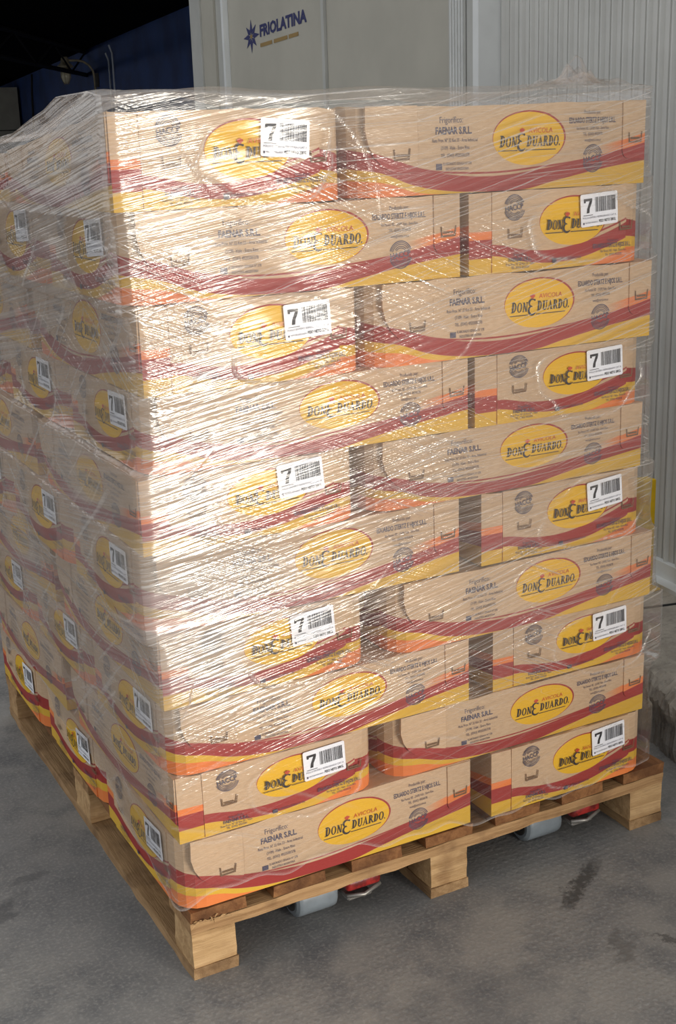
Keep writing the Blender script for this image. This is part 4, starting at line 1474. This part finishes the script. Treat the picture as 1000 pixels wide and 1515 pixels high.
    # edge of the overlapping wrap on the left side
    crease = np.where(Lm, np.maximum(crease, 0.4*np.exp(-((diag-1.19)/0.004)**2)), crease)
    haze_glare = haze_glare*(1-0.55*cling)
    # corner strip is pulled tight and glossy
    # top: the film stands a little above the cartons, then folds in over them
    NT_ = 26
    Xt = np.zeros((NT_, n)); Yt = np.zeros((NT_, n)); Zt = np.zeros((NT_, n))
    cx_, cy_ = 0.45, 0.6
    for i in range(NT_):
        q = (i+1)/NT_
        f = 1 - 0.42*q**1.3
        Xt[i] = cx_ + (X[-1]-cx_)*f; Yt[i] = cy_ + (Y[-1]-cy_)*f
        base = 1.384 - 0.055*smoothstep(0.15, 0.6, Yt[i])*(1-smoothstep(0.2, 0.42, Xt[i]))
        Zt[i] = Z[-1]*(1-q)**1.5 + base*(1-(1-q)**1.5) + 0.012*math.sin(PI*q)
    Zt += 0.0045*waves(Xt, Yt, 10, 3, 9, 21)*np.linspace(0.2, 1, NT_)[:, None]
    # crumple at the right front corner, loose dome on the left
    Zt += 0.030*np.exp(-((Xt-0.82)/0.05)**2-((Yt-0.10)/0.08)**2)*np.abs(waves(Xt, Yt, 6, 10, 24, 31))
    Zt += 0.085*np.exp(-((Xt-0.16)/0.07)**2-((Yt-0.62)/0.30)**2)
    Zt = np.where((Xt > 0.33) | (Yt < 0.1), np.maximum(Zt, 1.379), Zt)
    hz_t = np.full((NT_, n), 0.006) + 0.012*np.clip(waves(Xt, Yt, 6, 2, 6, 41), 0, 2)
    cr_t = 0.55*np.clip(np.abs(waves(Xt, Yt, 5, 6, 14, 42)) < 0.05, 0, 1)
    cr_t[-1] = 0.7; cr_t[-2] = 0.4
    crease[-1] = np.maximum(crease[-1], 0.35)
    XX = np.vstack([X, Xt]); YY = np.vstack([Y, Yt]); ZZ = np.vstack([Z, Zt])
    HZ = np.vstack([haze_glare, hz_t]); CR = np.vstack([crease, cr_t]); CL = np.vstack([cling, np.zeros((NT_, n))])
    SD = np.array(np.broadcast_to(np.where(kind == 1, 0.0, 1.0)[None, :], XX.shape))
    SD[nz+3:] = 1.0
    V = np.stack([XX, YY, ZZ], -1).reshape(-1, 3)
    rows = XX.shape[0]
    ii, jj = np.meshgrid(np.arange(rows-1), np.arange(n), indexing='ij')
    j2 = (jj+1) % n
    Fq = np.stack([ii*n+jj, ii*n+j2, (ii+1)*n+j2, (ii+1)*n+jj], -1).reshape(-1, 4)
    me = bpy.data.meshes.new('stretch_film')
    me.vertices.add(len(V)); me.vertices.foreach_set('co', V.astype(np.float32).ravel())
    me.loops.add(Fq.size); me.loops.foreach_set('vertex_index', Fq.astype(np.int32).ravel())
    me.polygons.add(len(Fq)); me.polygons.foreach_set('loop_start', (np.arange(len(Fq))*4).astype(np.int32))
    me.update(calc_edges=True); me.validate()
    S2 = np.concatenate([S, [S[-1]+0.01]])
    ZV = ZZ.copy()
    ZV[nz:] = Z[-1][None, :] + np.linspace(0.02, 0.5, NT_)[:, None]
    uu = np.stack([S2[jj], S2[jj+1], S2[jj+1], S2[jj]], -1).reshape(-1)
    zz = np.stack([ZV[ii, jj], ZV[ii, j2], ZV[ii+1, j2], ZV[ii+1, jj]], -1).reshape(-1)
    l = me.uv_layers.new(name='UVMap'); l.data.foreach_set('uv', np.stack([uu, zz], -1).astype(np.float32).ravel())
    for nm, arr in (('haze_glare', HZ), ('crease', CR), ('cling', CL), ('side', SD)):
        at = me.attributes.new(nm, 'FLOAT', 'POINT'); at.data.foreach_set('value', np.ascontiguousarray(arr, dtype=np.float32).ravel())
    me.polygons.foreach_set('use_smooth', np.ones(len(me.polygons), dtype=bool))
    me.materials.append(film_material())
    o = bpy.data.objects.new('stretch_film', me)
    C.objects.link(o)
    tag(o, 'clear creased stretch film wrapped around the whole stack of cartons', 'plastic wrap')
    return o


build_film()
